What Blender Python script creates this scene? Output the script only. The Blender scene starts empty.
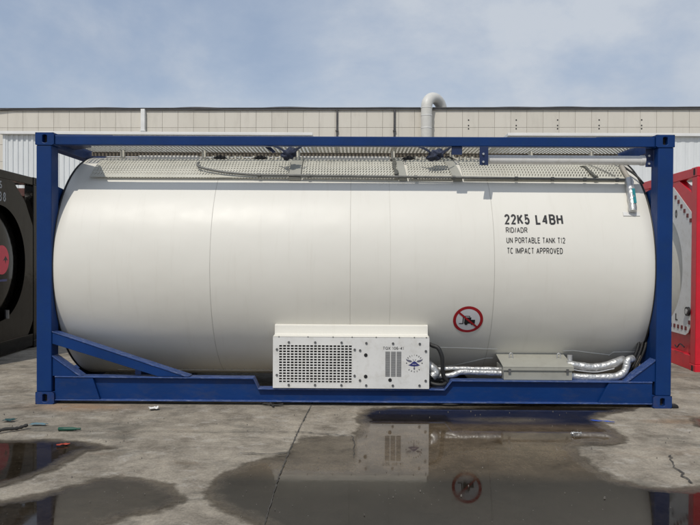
import bpy, bmesh, math, random
import numpy as np
from mathutils import Vector, Matrix, noise

random.seed(7)
sc = bpy.context.scene
COL = sc.collection

# ------------------------------------------------------------------ camera
cam_d = bpy.data.cameras.new('camera')
cam = bpy.data.objects.new('camera', cam_d)
COL.objects.link(cam)
cam_d.sensor_width = 36.0
cam_d.lens = 36.0 * 674.0 / 700.0
cam_d.clip_start = 0.05
cam_d.clip_end = 2000.0
_rot = (Matrix.Rotation(math.radians(0.43), 4, 'Z') @ Matrix.Rotation(math.radians(90 - 0.72), 4, 'X')
        @ Matrix.Rotation(math.radians(0.30), 4, 'Z'))
cam.matrix_world = Matrix.Translation((0.017, -6.4, 1.45)) @ _rot
sc.camera = cam

# ------------------------------------------------------------------ light
SUN_DIR = Vector((-0.37, -1.0, 1.42)).normalized()          # towards the sun
elev = math.asin(SUN_DIR.z)
azim = math.atan2(SUN_DIR.x, SUN_DIR.y)
sun_d = bpy.data.lights.new('sun', 'SUN')
sun_d.energy = 2.5
sun_d.angle = math.radians(0.6)
sun_d.color = (1.0, 0.95, 0.87)
sun = bpy.data.objects.new('sun', sun_d)
COL.objects.link(sun)
sun.rotation_euler = SUN_DIR.to_track_quat('Z', 'Y').to_euler()
sun.location = (-8, -20, 26)

world = bpy.data.worlds.new('World')
sc.world = world
world.use_nodes = True
wn, wl = world.node_tree.nodes, world.node_tree.links
wn.clear()
w_out = wn.new('ShaderNodeOutputWorld')
w_sky = wn.new('ShaderNodeTexSky')
w_sky.sky_type = 'NISHITA'
w_sky.sun_disc = False
w_sky.sun_elevation = elev
w_sky.sun_rotation = azim % (2 * math.pi)
w_sky.air_density = 1.0
w_sky.dust_density = 1.6
w_bg = wn.new('ShaderNodeBackground'); w_bg.inputs['Strength'].default_value = 0.13
wl.new(w_sky.outputs[0], w_bg.inputs['Color'])
w_tc = wn.new('ShaderNodeTexCoord')
w_map = wn.new('ShaderNodeMapping')
w_map.inputs['Location'].default_value = (1.37, 1.81, 0.1)
w_map.inputs['Scale'].default_value = (1.0, 1.0, 1.6)
wl.new(w_tc.outputs['Generated'], w_map.inputs['Vector'])
w_n1 = wn.new('ShaderNodeTexNoise'); w_n1.inputs['Scale'].default_value = 2.9
w_n1.inputs['Detail'].default_value = 7.0; w_n1.inputs['Roughness'].default_value = 0.58
w_n1.inputs['Distortion'].default_value = 0.12
wl.new(w_map.outputs[0], w_n1.inputs['Vector'])
w_r = wn.new('ShaderNodeValToRGB')
w_r.color_ramp.elements[0].position = 0.42; w_r.color_ramp.elements[0].color = (0.70, 0.70, 0.70, 1)
w_r.color_ramp.elements[1].position = 0.58; w_r.color_ramp.elements[1].color = (0.95, 0.95, 0.95, 1)
wl.new(w_n1.outputs['Fac'], w_r.inputs['Fac'])
w_n2 = wn.new('ShaderNodeTexNoise'); w_n2.inputs['Scale'].default_value = 1.7
w_n2.inputs['Detail'].default_value = 3.0
wl.new(w_map.outputs[0], w_n2.inputs['Vector'])
w_r2 = wn.new('ShaderNodeValToRGB')
w_r2.color_ramp.elements[0].position = 0.43; w_r2.color_ramp.elements[0].color = (0.365, 0.435, 0.555, 1)
w_r2.color_ramp.elements[1].position = 0.585; w_r2.color_ramp.elements[1].color = (0.57, 0.615, 0.68, 1)
w_add = wn.new('ShaderNodeMath'); w_add.operation = 'MULTIPLY_ADD'; w_add.inputs[1].default_value = 0.55
w_half = wn.new('ShaderNodeMath'); w_half.operation = 'MULTIPLY'; w_half.inputs[1].default_value = 0.45
wl.new(w_n2.outputs['Fac'], w_half.inputs[0])
wl.new(w_n1.outputs['Fac'], w_add.inputs[0]); wl.new(w_half.outputs[0], w_add.inputs[2])
wl.new(w_add.outputs[0], w_r2.inputs['Fac'])
w_bg2 = wn.new('ShaderNodeBackground'); w_bg2.inputs['Strength'].default_value = 1.0
wl.new(w_r2.outputs[0], w_bg2.inputs['Color'])
w_mix = wn.new('ShaderNodeMixShader')
wl.new(w_r.outputs[0], w_mix.inputs['Fac'])
wl.new(w_bg.outputs[0], w_mix.inputs[1])
wl.new(w_bg2.outputs[0], w_mix.inputs[2])
wl.new(w_mix.outputs[0], w_out.inputs['Surface'])

sc.view_settings.view_transform = 'Standard'
try:
    sc.view_settings.look = 'None'
except Exception:
    pass
sc.view_settings.exposure = 0.0
sc.view_settings.gamma = 1.0
sc.view_settings.use_curve_mapping = False

# ------------------------------------------------------------------ materials
def new_mat(name):
    m = bpy.data.materials.new(name)
    m.use_nodes = True
    nt = m.node_tree
    b = nt.nodes['Principled BSDF']
    return m, nt, b

def nnode(nt, kind, **kw):
    n = nt.nodes.new(kind)
    for k, v in kw.items():
        if k in n.inputs:
            n.inputs[k].default_value = v
        else:
            setattr(n, k, v)
    return n

def obj_coords(nt, scale=(1, 1, 1)):
    tc = nt.nodes.new('ShaderNodeTexCoord')
    mp = nt.nodes.new('ShaderNodeMapping')
    mp.inputs['Scale'].default_value = scale
    nt.links.new(tc.outputs['Object'], mp.inputs['Vector'])
    return mp.outputs[0]

def ramp(nt, src, stops):
    r = nt.nodes.new('ShaderNodeValToRGB')
    el = r.color_ramp.elements
    while len(el) < len(stops):
        el.new(0.5)
    for e, (p, c) in zip(el, stops):
        e.position = p
        e.color = (c[0], c[1], c[2], 1) if hasattr(c, '__len__') else (c, c, c, 1)
    nt.links.new(src, r.inputs['Fac'])
    return r.outputs['Color']

def mixc(nt, fac, a, b, mode='MIX'):
    n = nt.nodes.new('ShaderNodeMix')
    n.data_type = 'RGBA'
    n.blend_type = mode
    for sock, v in ((n.inputs[0], fac), (n.inputs[6], a), (n.inputs[7], b)):
        if hasattr(v, 'is_linked'):
            nt.links.new(v, sock)
        elif hasattr(v, '__len__'):
            sock.default_value = (v[0], v[1], v[2], 1)
        else:
            sock.default_value = v if sock.type == 'VALUE' else (v, v, v, 1)
    return n.outputs[2]

def mathn(nt, op, a, b=0.0, c=None, clamp=False):
    n = nt.nodes.new('ShaderNodeMath')
    n.operation = op
    n.use_clamp = clamp
    for i, v in enumerate((a, b, c)):
        if v is None:
            continue
        if hasattr(v, 'is_linked'):
            nt.links.new(v, n.inputs[i])
        else:
            n.inputs[i].default_value = v
    return n.outputs[0]

SPEC = {'blue_paint': 0.28, 'blue_paint_road_dust': 0.28, 'black_gloss_paint': 0.16}
def paint(name, col, rough=0.35, var=0.12, scale=3.0, dirt=None, dirt_amt=0.0, metallic=0.0, bump=0.0, bscale=30.0, coat=0.0, stretch=(1, 1, 1)):
    """Paint or plain material with uneven tone, dirt patches, uneven gloss and a little unevenness."""
    m, nt, b = new_mat(name)
    v = obj_coords(nt, stretch)
    n1 = nnode(nt, 'ShaderNodeTexNoise', Scale=scale, Detail=6.0, Roughness=0.6)
    nt.links.new(v, n1.inputs['Vector'])
    lo = tuple(c * (1 - var) for c in col)
    hi = tuple(min(1, c * (1 + var)) for c in col)
    c = ramp(nt, n1.outputs['Fac'], [(0.3, lo), (0.7, hi)])
    if dirt is not None:
        n2 = nnode(nt, 'ShaderNodeTexNoise', Scale=scale * 3.1, Detail=9.0, Roughness=0.72)
        nt.links.new(v, n2.inputs['Vector'])
        f = ramp(nt, n2.outputs['Fac'], [(0.50, 0.0), (0.74, dirt_amt)])
        c = mixc(nt, f, c, dirt)
    nt.links.new(c, b.inputs['Base Color'])
    n3 = nnode(nt, 'ShaderNodeTexNoise', Scale=scale * 5.0, Detail=4.0)
    nt.links.new(v, n3.inputs['Vector'])
    rr = mathn(nt, 'MULTIPLY_ADD', n3.outputs['Fac'], 0.22, max(0.02, rough - 0.11))
    nt.links.new(rr, b.inputs['Roughness'])
    b.inputs['Metallic'].default_value = metallic
    b.inputs['Specular IOR Level'].default_value = SPEC.get(name, 0.5)
    if coat:
        b.inputs['Coat Weight'].default_value = coat
        b.inputs['Coat Roughness'].default_value = 0.08
    if bump:
        nb = nnode(nt, 'ShaderNodeTexNoise', Scale=bscale, Detail=3.0)
        nt.links.new(v, nb.inputs['Vector'])
        bp = nnode(nt, 'ShaderNodeBump', Strength=1.0, Distance=bump)
        nt.links.new(nb.outputs['Fac'], bp.inputs['Height'])
        nt.links.new(bp.outputs[0], b.inputs['Normal'])
    return m

M = {}
M['blue'] = paint('blue_paint', (0.0015, 0.030, 0.140), 0.48, 0.14, 2.0, (0.008, 0.040, 0.110), 0.5, bump=0.0014, bscale=12)
M['blueglint'] = paint('glint_blue_edge', (0.030, 0.070, 0.220), 0.30, 0.25, 5.0, (0.26, 0.30, 0.42), 0.8, coat=0.3, stretch=(1, 3, 3))  # blue lightened to paint sun and sky glint along scuffed edges
M['bluelow'] = paint('blue_paint_road_dust', (0.0015, 0.030, 0.138), 0.48, 0.14, 2.5, (0.050, 0.058, 0.080), 0.40, bump=0.0014, bscale=12, stretch=(0.7, 1, 1.6))
M['bluecast'] = paint('blue_paint_chipped', (0.0015, 0.030, 0.138), 0.5, 0.14, 3.0, (0.085, 0.048, 0.030), 0.5, bump=0.002, bscale=20)
M['navy'] = paint('navy_paint', (0.008, 0.022, 0.085), 0.42, 0.15, 4.0, (0.03, 0.04, 0.07), 0.4)
M['white'] = paint('white_paint', (0.72, 0.715, 0.69), 0.38, 0.06, 3.0, (0.42, 0.38, 0.30), 0.42, bump=0.001, bscale=9)
M['cream'] = paint('cream_paint', (0.66, 0.64, 0.56), 0.45, 0.06, 3.0, (0.40, 0.36, 0.28), 0.35)
M['mesh'] = paint('perforated_sheet', (0.53, 0.515, 0.44), 0.5, 0.10, 2.0, (0.34, 0.31, 0.24), 0.45)
M['walkbeam'] = paint('walkway_beam', (0.17, 0.145, 0.115), 0.6, 0.2, 4.0, (0.1, 0.08, 0.06), 0.5)  # shade under the grating is put into this darker beam colour
M['beam'] = paint('weathered_beam', (0.36, 0.33, 0.28), 0.55, 0.15, 4.0, (0.2, 0.17, 0.13), 0.5)
M['black'] = paint('black_rubber', (0.012, 0.012, 0.012), 0.5, 0.2, 8.0)
M['dark'] = paint('dark_void', (0.010, 0.010, 0.011), 0.7, 0.2, 4.0)
M['ink'] = paint('black_ink', (0.013, 0.013, 0.015), 0.45, 0.15, 10.0)
M['inkblue'] = paint('blue_ink', (0.025, 0.030, 0.16), 0.45, 0.15, 30.0)
M['inkgrey'] = paint('grey_ink', (0.13, 0.13, 0.18), 0.45, 0.15, 30.0)
M['inkdim'] = paint('worn_white_ink', (0.34, 0.35, 0.35), 0.5, 0.2, 30.0)
M['signred'] = paint('sign_red', (0.34, 0.012, 0.018), 0.4, 0.1, 10.0)
M['signwhite'] = paint('sign_white', (0.62, 0.62, 0.64), 0.35, 0.04, 10.0)
M['ventgrey'] = paint('vent_grey', (0.13, 0.13, 0.13), 0.6, 0.1, 20.0)
M['slat'] = paint('slat_grey', (0.34, 0.34, 0.335), 0.5, 0.1, 20.0)
M['steel'] = paint('bolt_steel', (0.20, 0.20, 0.20), 0.4, 0.2, 20.0, metallic=0.8)
M['zinc'] = paint('zinc_steel', (0.55, 0.55, 0.55), 0.42, 0.1, 12.0, metallic=0.7)
M['boxgrey'] = paint('grey_box_paint', (0.34, 0.335, 0.29), 0.5, 0.06, 4.0, (0.22, 0.2, 0.16), 0.35)
M['hose'] = paint('black_hose', (0.018, 0.018, 0.018), 0.55, 0.2, 12.0, bump=0.002, bscale=90)
M['grip'] = paint('grey_handrail', (0.14, 0.14, 0.13), 0.5, 0.25, 9.0, (0.26, 0.25, 0.22), 0.5)
M['strap'] = paint('navy_strap', (0.020, 0.028, 0.060), 0.75, 0.4, 24.0, (0.10, 0.11, 0.14), 0.5, bump=0.004, bscale=60)
M['web'] = paint('grey_webbing', (0.10, 0.10, 0.085), 0.8, 0.4, 40.0, bump=0.003, bscale=120)
M['teal'] = paint('teal_label', (0.02, 0.22, 0.25), 0.4, 0.15, 30.0)
M['red'] = paint('red_paint', (0.62, 0.010, 0.028), 0.34, 0.08, 2.5, (0.30, 0.02, 0.02), 0.4)
M['redmark'] = paint('dark_red_square', (0.13, 0.010, 0.012), 0.5, 0.2, 20.0)
M['blackpaint'] = paint('black_gloss_paint', (0.005, 0.0045, 0.004), 0.13, 0.3, 3.0, (0.030, 0.023, 0.013), 0.45, bump=0.002, bscale=6)
M['sticker'] = paint('red_sticker', (0.75, 0.015, 0.06), 0.35, 0.06, 10.0)
M['rust'] = paint('rust_red_paint', (0.10, 0.035, 0.026), 0.7, 0.35, 5.0, (0.18, 0.15, 0.13), 0.6)
M['shed'] = paint('shed_white', (0.72, 0.745, 0.75), 0.45, 0.04, 1.4, (0.5, 0.51, 0.5), 0.3, stretch=(1, 1, 0.25))
M['gutter'] = paint('gutter_white', (0.76, 0.76, 0.74), 0.5, 0.06, 1.5)
M['roofedge'] = paint('roof_edge_grey', (0.19, 0.185, 0.18), 0.6, 0.15, 2.0)
M['roofblack'] = paint('roof_membrane', (0.065, 0.063, 0.065), 0.6, 0.3, 3.0)
M['duct'] = paint('duct_white', (0.62, 0.61, 0.57), 0.45, 0.05, 1.2, (0.46, 0.44, 0.36), 0.4)
M['green'] = paint('green_plastic', (0.006, 0.065, 0.04), 0.5, 0.2, 30.0)
M['tealcloth'] = paint('teal_cloth', (0.012, 0.055, 0.060), 0.8, 0.3, 30.0)
M['bluebit'] = paint('blue_plastic', (0.02, 0.07, 0.38), 0.35, 0.2, 30.0)
M['paper'] = paint('white_paper', (0.72, 0.71, 0.68), 0.7, 0.05, 20.0)
M['twig'] = paint('dark_scrap', (0.03, 0.028, 0.025), 0.8, 0.3, 30.0)
M['redbit'] = paint('red_plastic', (0.36, 0.05, 0.025), 0.5, 0.15, 30.0)
M['far'] = paint('grey_render', (0.40, 0.43, 0.46), 0.8, 0.05, 1.0)

def foil_mat():
    m, nt, b = new_mat('foil_wrap')
    v = obj_coords(nt)
    b.inputs['Base Color'].default_value = (0.55, 0.55, 0.54, 1)
    b.inputs['Metallic'].default_value = 0.75
    b.inputs['Roughness'].default_value = 0.42
    vo = nnode(nt, 'ShaderNodeTexVoronoi', Scale=34.0)
    nt.links.new(v, vo.inputs['Vector'])
    n = nnode(nt, 'ShaderNodeTexNoise', Scale=55.0, Detail=4.0)
    nt.links.new(v, n.inputs['Vector'])
    h = mathn(nt, 'ADD', vo.outputs['Distance'], n.outputs['Fac'])
    bp = nnode(nt, 'ShaderNodeBump', Strength=1.0, Distance=0.0035)
    nt.links.new(h, bp.inputs['Height'])
    nt.links.new(bp.outputs[0], b.inputs['Normal'])
    return m
M['foil'] = foil_mat()

def tank_mat():
    """White gloss jacket paint: faint streaks, fine dirt low down, slightly wavy sheet metal."""
    m, nt, b = new_mat('tank_jacket_paint')
    v = obj_coords(nt)
    n1 = nnode(nt, 'ShaderNodeTexNoise', Scale=1.2, Detail=5.0, Roughness=0.55)
    nt.links.new(v, n1.inputs['Vector'])
    c = ramp(nt, n1.outputs['Fac'], [(0.3, (0.715, 0.695, 0.630)), (0.7, (0.740, 0.722, 0.660))])
    vs = obj_coords(nt, (7.0, 0.6, 0.6))
    n2 = nnode(nt, 'ShaderNodeTexNoise', Scale=2.0, Detail=8.0, Roughness=0.7)
    nt.links.new(vs, n2.inputs['Vector'])
    f = ramp(nt, n2.outputs['Fac'], [(0.55, 0.0), (0.80, 0.26)])
    c = mixc(nt, f, c, (0.54, 0.505, 0.43))
    n4 = nnode(nt, 'ShaderNodeTexNoise', Scale=26.0, Detail=6.0, Roughness=0.75)
    nt.links.new(v, n4.inputs['Vector'])
    f2 = ramp(nt, n4.outputs['Fac'], [(0.70, 0.0), (0.78, 0.35)])
    c = mixc(nt, f2, c, (0.48, 0.45, 0.38))
    nt.links.new(c, b.inputs['Base Color'])
    n3 = nnode(nt, 'ShaderNodeTexNoise', Scale=5.0, Detail=4.0)
    nt.links.new(v, n3.inputs['Vector'])
    nt.links.new(mathn(nt, 'MULTIPLY_ADD', n3.outputs['Fac'], 0.18, 0.32), b.inputs['Roughness'])
    nb = nnode(nt, 'ShaderNodeTexNoise', Scale=2.1, Detail=2.5)
    b.inputs['Specular IOR Level'].default_value = 0.30
    nt.links.new(v, nb.inputs['Vector'])
    bp = nnode(nt, 'ShaderNodeBump', Strength=1.0, Distance=0.007)
    nt.links.new(nb.outputs['Fac'], bp.inputs['Height'])
    nt.links.new(bp.outputs[0], b.inputs['Normal'])
    return m
M['tank'] = tank_mat()
M['seamfaint'] = paint('seam_line_faint', (0.60, 0.58, 0.52), 0.5, 0.1, 9.0)
M['seam'] = paint('seam_line', (0.53, 0.515, 0.465), 0.5, 0.1, 9.0)

def concrete_colour(nt, v):
    big = nnode(nt, 'ShaderNodeTexNoise', Scale=0.45, Detail=5.0, Roughness=0.6)
    mid = nnode(nt, 'ShaderNodeTexNoise', Scale=2.6, Detail=11.0, Roughness=0.76, Distortion=0.2)
    fine = nnode(nt, 'ShaderNodeTexNoise', Scale=55.0, Detail=6.0, Roughness=0.7)
    for n in (big, mid, fine):
        nt.links.new(v, n.inputs['Vector'])
    c1 = ramp(nt, big.outputs['Fac'], [(0.35, (0.262, 0.234, 0.190)), (0.65, (0.340, 0.304, 0.250))])
    c2 = ramp(nt, mid.outputs['Fac'], [(0.32, (0.34, 0.315, 0.275)), (0.49, (0.84, 0.82, 0.79)), (0.63, (1.18, 1.16, 1.12))])
    c = mixc(nt, 1.0, c1, c2, 'MULTIPLY')
    c3 = ramp(nt, fine.outputs['Fac'], [(0.30, 0.68), (0.50, 1.0), (0.70, 1.22)])
    c = mixc(nt, 1.0, c, c3, 'MULTIPLY')
    return c, mid, fine

def ground_mat():
    m, nt, b = new_mat('worn_concrete')
    v = obj_coords(nt)
    c, mid, fine = concrete_colour(nt, v)
    # pale scuffs drawn out along the yard
    vs = obj_coords(nt, (1.0, 1.35, 1.0))
    sc_n = nnode(nt, 'ShaderNodeTexNoise', Scale=4.2, Detail=12.0, Roughness=0.82, Distortion=0.3)
    nt.links.new(vs, sc_n.inputs['Vector'])
    f = ramp(nt, sc_n.outputs['Fac'], [(0.53, 0.0), (0.64, 0.6)])
    c = mixc(nt, f, c, (0.46, 0.43, 0.38))
    # dark oil and dirt marks
    st = nnode(nt, 'ShaderNodeTexNoise', Scale=1.7, Detail=10.0, Roughness=0.74, Distortion=0.3)
    nt.links.new(obj_coords(nt, (0.8, 1.7, 1.0)), st.inputs['Vector'])
    f = ramp(nt, st.outputs['Fac'], [(0.52, 0.0), (0.64, 0.72)])
    c = mixc(nt, f, c, (0.105, 0.096, 0.076))
    rs = nnode(nt, 'ShaderNodeTexNoise', Scale=0.9, Detail=6.0, Roughness=0.7)
    nt.links.new(obj_coords(nt, (1.0, 2.0, 1.0)), rs.inputs['Vector'])
    f = ramp(nt, rs.outputs['Fac'], [(0.56, 0.0), (0.72, 0.42)])
    c = mixc(nt, f, c, (0.21, 0.125, 0.060))
    sp = nnode(nt, 'ShaderNodeTexVoronoi', Scale=9.0)
    nt.links.new(v, sp.inputs['Vector'])
    f = ramp(nt, sp.outputs['Distance'], [(0.03, 0.75), (0.075, 0.0)])
    spn = nnode(nt, 'ShaderNodeTexNoise', Scale=1.1, Detail=2.0)
    nt.links.new(v, spn.inputs['Vector'])
    f = mathn(nt, 'MULTIPLY', f, ramp(nt, spn.outputs['Fac'], [(0.5, 0.0), (0.6, 1.0)]))
    c = mixc(nt, f, c, (0.10, 0.092, 0.08))
    for px, py, rad in ((-2.55, -0.10, 0.55), (2.9, -0.5, 0.30)):
        ds = nnode(nt, 'ShaderNodeVectorMath'); ds.operation = 'DISTANCE'
        mpv = nnode(nt, 'ShaderNodeMapping'); mpv.inputs['Scale'].default_value = (0.7, 2.4, 1.0)
        nt.links.new(v, mpv.inputs['Vector'])
        nt.links.new(mpv.outputs[0], ds.inputs[0]); ds.inputs[1].default_value = (px * 0.7, py * 2.4, 0)
        f = mathn(nt, 'MULTIPLY_ADD', ds.outputs['Value'], -1.0 / rad, 1.0, clamp=True)
        f = mathn(nt, 'MULTIPLY', f, ramp(nt, mid.outputs['Fac'], [(0.35, 0.2), (0.6, 1.0)]), clamp=True)
        c = mixc(nt, f, c, (0.30, 0.165, 0.075))
    nt.links.new(c, b.inputs['Base Color'])
    b.inputs['Roughness'].default_value = 0.88
    h = mathn(nt, 'ADD', mathn(nt, 'MULTIPLY', mid.outputs['Fac'], 0.8), mathn(nt, 'MULTIPLY', fine.outputs['Fac'], 0.35))
    bp = nnode(nt, 'ShaderNodeBump', Strength=0.9, Distance=0.016)
    nt.links.new(h, bp.inputs['Height'])
    nt.links.new(bp.outputs[0], b.inputs['Normal'])
    return m
M['ground'] = ground_mat()

def puddle_mat():
    """Thin rain water on concrete: damp rim, clear mirror further in, silt below it."""
    m, nt, b = new_mat('rain_water_on_concrete')
    v = obj_coords(nt)
    at = nnode(nt, 'ShaderNodeAttribute'); at.attribute_name = 'shore'
    sh = at.outputs['Fac']                                   # metres in from the shoreline
    ad = nnode(nt, 'ShaderNodeAttribute'); ad.attribute_name = 'damp'
    damp = ad.outputs['Fac']                                 # 1 = only damp, no standing water
    n1 = nnode(nt, 'ShaderNodeTexNoise', Scale=7.0, Detail=8.0, Roughness=0.65)
    nt.links.new(v, n1.inputs['Vector'])
    e = mathn(nt, 'ADD', sh, mathn(nt, 'MULTIPLY', mathn(nt, 'SUBTRACT', n1.outputs['Fac'], 0.5), 0.19))
    fac = mathn(nt, 'MULTIPLY_ADD', e, 17.0, 0.42, clamp=True)
    inner = mathn(nt, 'MULTIPLY_ADD', e, 9.0, -0.10, clamp=True)
    inner = mathn(nt, 'MULTIPLY', inner, mathn(nt, 'SUBTRACT', 1.0, damp))
    c, mid, fine = concrete_colour(nt, v)
    n2 = nnode(nt, 'ShaderNodeTexNoise', Scale=1.3, Detail=6.0, Roughness=0.6)
    nt.links.new(v, n2.inputs['Vector'])
    dp = nnode(nt, 'ShaderNodeAttribute'); dp.attribute_name = 'depth'
    dd = mathn(nt, 'ADD', dp.outputs['Fac'], mathn(nt, 'MULTIPLY', mathn(nt, 'SUBTRACT', n2.outputs['Fac'], 0.5), 0.7), clamp=True)
    silt = mixc(nt, dd, (0.36, 0.305, 0.245), (0.060, 0.056, 0.052))
    wet = mixc(nt, 1.0, c, silt, 'MULTIPLY')
    dampc = mixc(nt, 1.0, c, (0.44, 0.415, 0.375), 'MULTIPLY')
    wet = mixc(nt, inner, dampc, wet)
    gr = nnode(nt, 'ShaderNodeTexVoronoi', Scale=16.0)       # grit and specks of litter
    nt.links.new(v, gr.inputs['Vector'])
    wet = mixc(nt, ramp(nt, gr.outputs['Distance'], [(0.03, 0.7), (0.06, 0.0)]), wet, (0.22, 0.205, 0.18))
    nt.links.new(wet, b.inputs['Base Color'])
    b.inputs['IOR'].default_value = 1.32
    rough = mathn(nt, 'MULTIPLY_ADD', inner, -0.42, 0.45)
    rough = mathn(nt, 'ADD', rough, ramp(nt, n1.outputs['Fac'], [(0.45, 0.0), (0.8, 0.10)]))
    nt.links.new(rough, b.inputs['Roughness'])
    bp = nnode(nt, 'ShaderNodeBump', Distance=0.010)
    nt.links.new(mathn(nt, 'SUBTRACT', 1.0, inner), bp.inputs['Strength'])
    nt.links.new(mathn(nt, 'ADD', mid.outputs['Fac'], mathn(nt, 'MULTIPLY', fine.outputs['Fac'], 0.4)), bp.inputs['Height'])
    nt.links.new(bp.outputs[0], b.inputs['Normal'])
    tr = nt.nodes.new('ShaderNodeBsdfTransparent')
    mx = nt.nodes.new('ShaderNodeMixShader')
    nt.links.new(fac, mx.inputs['Fac'])
    nt.links.new(tr.outputs[0], mx.inputs[1])
    nt.links.new(b.outputs[0], mx.inputs[2])
    nt.links.new(mx.outputs[0], nt.nodes['Material Output'].inputs['Surface'])
    return m
M['puddle'] = puddle_mat()
M['joint'] = paint('joint_dirt', (0.055, 0.050, 0.043), 0.9, 0.4, 12.0)

def panel_mat():
    m, nt, b = new_mat('beige_wall_panel')
    v = obj_coords(nt)
    at = nnode(nt, 'ShaderNodeAttribute'); at.attribute_name = 'tint'
    c = ramp(nt, at.outputs['Fac'], [(0.0, (0.635, 0.597, 0.520)), (1.0, (0.675, 0.637, 0.560))])
    n1 = nnode(nt, 'ShaderNodeTexNoise', Scale=1.1, Detail=8.0, Roughness=0.7)
    nt.links.new(obj_coords(nt, (1.5, 1, 0.3)), n1.inputs['Vector'])
    c = mixc(nt, ramp(nt, n1.outputs['Fac'], [(0.5, 0.0), (0.8, 0.35)]), c, (0.33, 0.30, 0.25))
    nt.links.new(c, b.inputs['Base Color'])
    b.inputs['Roughness'].default_value = 0.6
    return m
M['panel'] = panel_mat()

# ------------------------------------------------------------------ builders
class MB:
    def __init__(self):
        self.v, self.f, self.sm = [], [], []

    def add(self, vs, fs, smooth=False):
        o = len(self.v)
        self.v += [tuple(p) for p in vs]
        for f in fs:
            self.f.append(tuple(o + i for i in f))
            self.sm.append(smooth)
        return self

    def box(self, x0, x1, y0, y1, z0, z1):
        return self.add([(x0, y0, z0), (x1, y0, z0), (x1, y1, z0), (x0, y1, z0), (x0, y0, z1), (x1, y0, z1), (x1, y1, z1), (x0, y1, z1)],
                        [(0, 3, 2, 1), (4, 5, 6, 7), (0, 1, 5, 4), (1, 2, 6, 5), (2, 3, 7, 6), (3, 0, 4, 7)])

    def prism(self, poly, axis, a, b):
        def P(u, w, t):
            return {'x': (t, u, w), 'y': (u, t, w), 'z': (u, w, t)}[axis]
        n = len(poly)
        vs = [P(u, w, a) for u, w in poly] + [P(u, w, b) for u, w in poly]
        fs = [tuple(range(n)), tuple(range(2 * n - 1, n - 1, -1))] + [(i, (i + 1) % n, n + (i + 1) % n, n + i) for i in range(n)]
        return self.add(vs, fs)

    def tube(self, path, r, n=12, cap=True):
        path = [Vector(p) for p in path]
        rs = r if hasattr(r, '__len__') else [r] * len(path)
        vs, fs = [], []
        ref = None
        for i, p in enumerate(path):
            t = (path[min(i + 1, len(path) - 1)] - path[max(i - 1, 0)]).normalized()
            if ref is None:
                ref = t.orthogonal().normalized()
            u = (ref - t * ref.dot(t))
            u = u.normalized() if u.length > 1e-6 else t.orthogonal().normalized()
            ref = u
            w = t.cross(u)
            for k in range(n):
                a = 2 * math.pi * k / n
                vs.append(p + (u * math.cos(a) + w * math.sin(a)) * rs[i])
        for i in range(len(path) - 1):
            for k in range(n):
                fs.append((i * n + k, i * n + (k + 1) % n, (i + 1) * n + (k + 1) % n, (i + 1) * n + k))
        self.add(vs, fs, True)
        if cap:
            m = len(path)
            self.add(vs[:n], [tuple(range(n - 1, -1, -1))])
            self.add(vs[(m - 1) * n:], [tuple(range(n))])
        return self

    def lathe_x(self, prof, cy, cz, n=128, smooth=True):
        """Revolve (x, radius) pairs about the line y=cy, z=cz."""
        vs, fs = [], []
        for x, r in prof:
            for k in range(n):
                a = 2 * math.pi * k / n
                vs.append((x, cy + r * math.cos(a), cz + r * math.sin(a)))
        for i in range(len(prof) - 1):
            for k in range(n):
                fs.append((i * n + k, (i + 1) * n + k, (i + 1) * n + (k + 1) % n, i * n + (k + 1) % n))
        return self.add(vs, fs, smooth)

    def holed(self, cx, cz, y, hw, hh, ow, oh, depth, n=32):
        """A rectangular face (facing -y) with an upright oval opening and a recess behind it."""
        o, i, k = [], [], []
        for q in range(n):
            a = 2 * math.pi * (q + 0.5) / n
            ca, sa = math.cos(a), math.sin(a)
            s = min(hw / abs(ca) if abs(ca) > 1e-6 else 1e9, hh / abs(sa) if abs(sa) > 1e-6 else 1e9)
            o.append((cx + ca * s, y, cz + sa * s))
            px = max(-1, min(1, ca * 1.25)) * ow
            pz = sa * ow + math.copysign(oh - ow, sa)
            i.append((cx + px, y, cz + pz))
            k.append((cx + px, y + depth, cz + pz))
        vs = o + i + k
        fs = [(q, (q + 1) % n, n + (q + 1) % n, n + q) for q in range(n)]
        fs += [(n + q, n + (q + 1) % n, 2 * n + (q + 1) % n, 2 * n + q) for q in range(n)]
        fs.append(tuple(range(2 * n, 3 * n)))
        return self.add(vs, fs)

    def build(self, name, mat, parent=None, bevel=0.0, merge=False, recalc=True, loc=None):
        me = bpy.data.meshes.new(name)
        me.from_pydata(self.v, [], self.f)
        for p, s in zip(me.polygons, self.sm):
            p.use_smooth = s
        if merge or recalc:
            bm = bmesh.new(); bm.from_mesh(me)
            if merge:
                bmesh.ops.remove_doubles(bm, verts=bm.verts, dist=1e-5)
            if recalc:
                bmesh.ops.recalc_face_normals(bm, faces=bm.faces)
            bm.to_mesh(me); bm.free()
        me.materials.append(mat)
        ob = bpy.data.objects.new(name, me)
        COL.objects.link(ob)
        if parent is not None:
            ob.parent = parent
        if loc is not None:
            ob.location = loc
        if bevel:
            md = ob.modifiers.new('edge', 'BEVEL')
            md.width = bevel; md.segments = 2; md.limit_method = 'ANGLE'; md.angle_limit = math.radians(40)
        return ob

def tag(o, label, cat, group=None):
    o['label'] = label; o['category'] = cat
    if group:
        o['group'] = group
    return o

def thing(name, label, cat, loc=(0, 0, 0), rz=0.0, group=None):
    e = bpy.data.objects.new(name, None)
    COL.objects.link(e)
    e.location = loc; e.rotation_euler = (0, 0, rz)
    e.empty_display_size = 0.3
    return tag(e, label, cat, group)

def structure(o):
    o['kind'] = 'structure'
    return o

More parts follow.
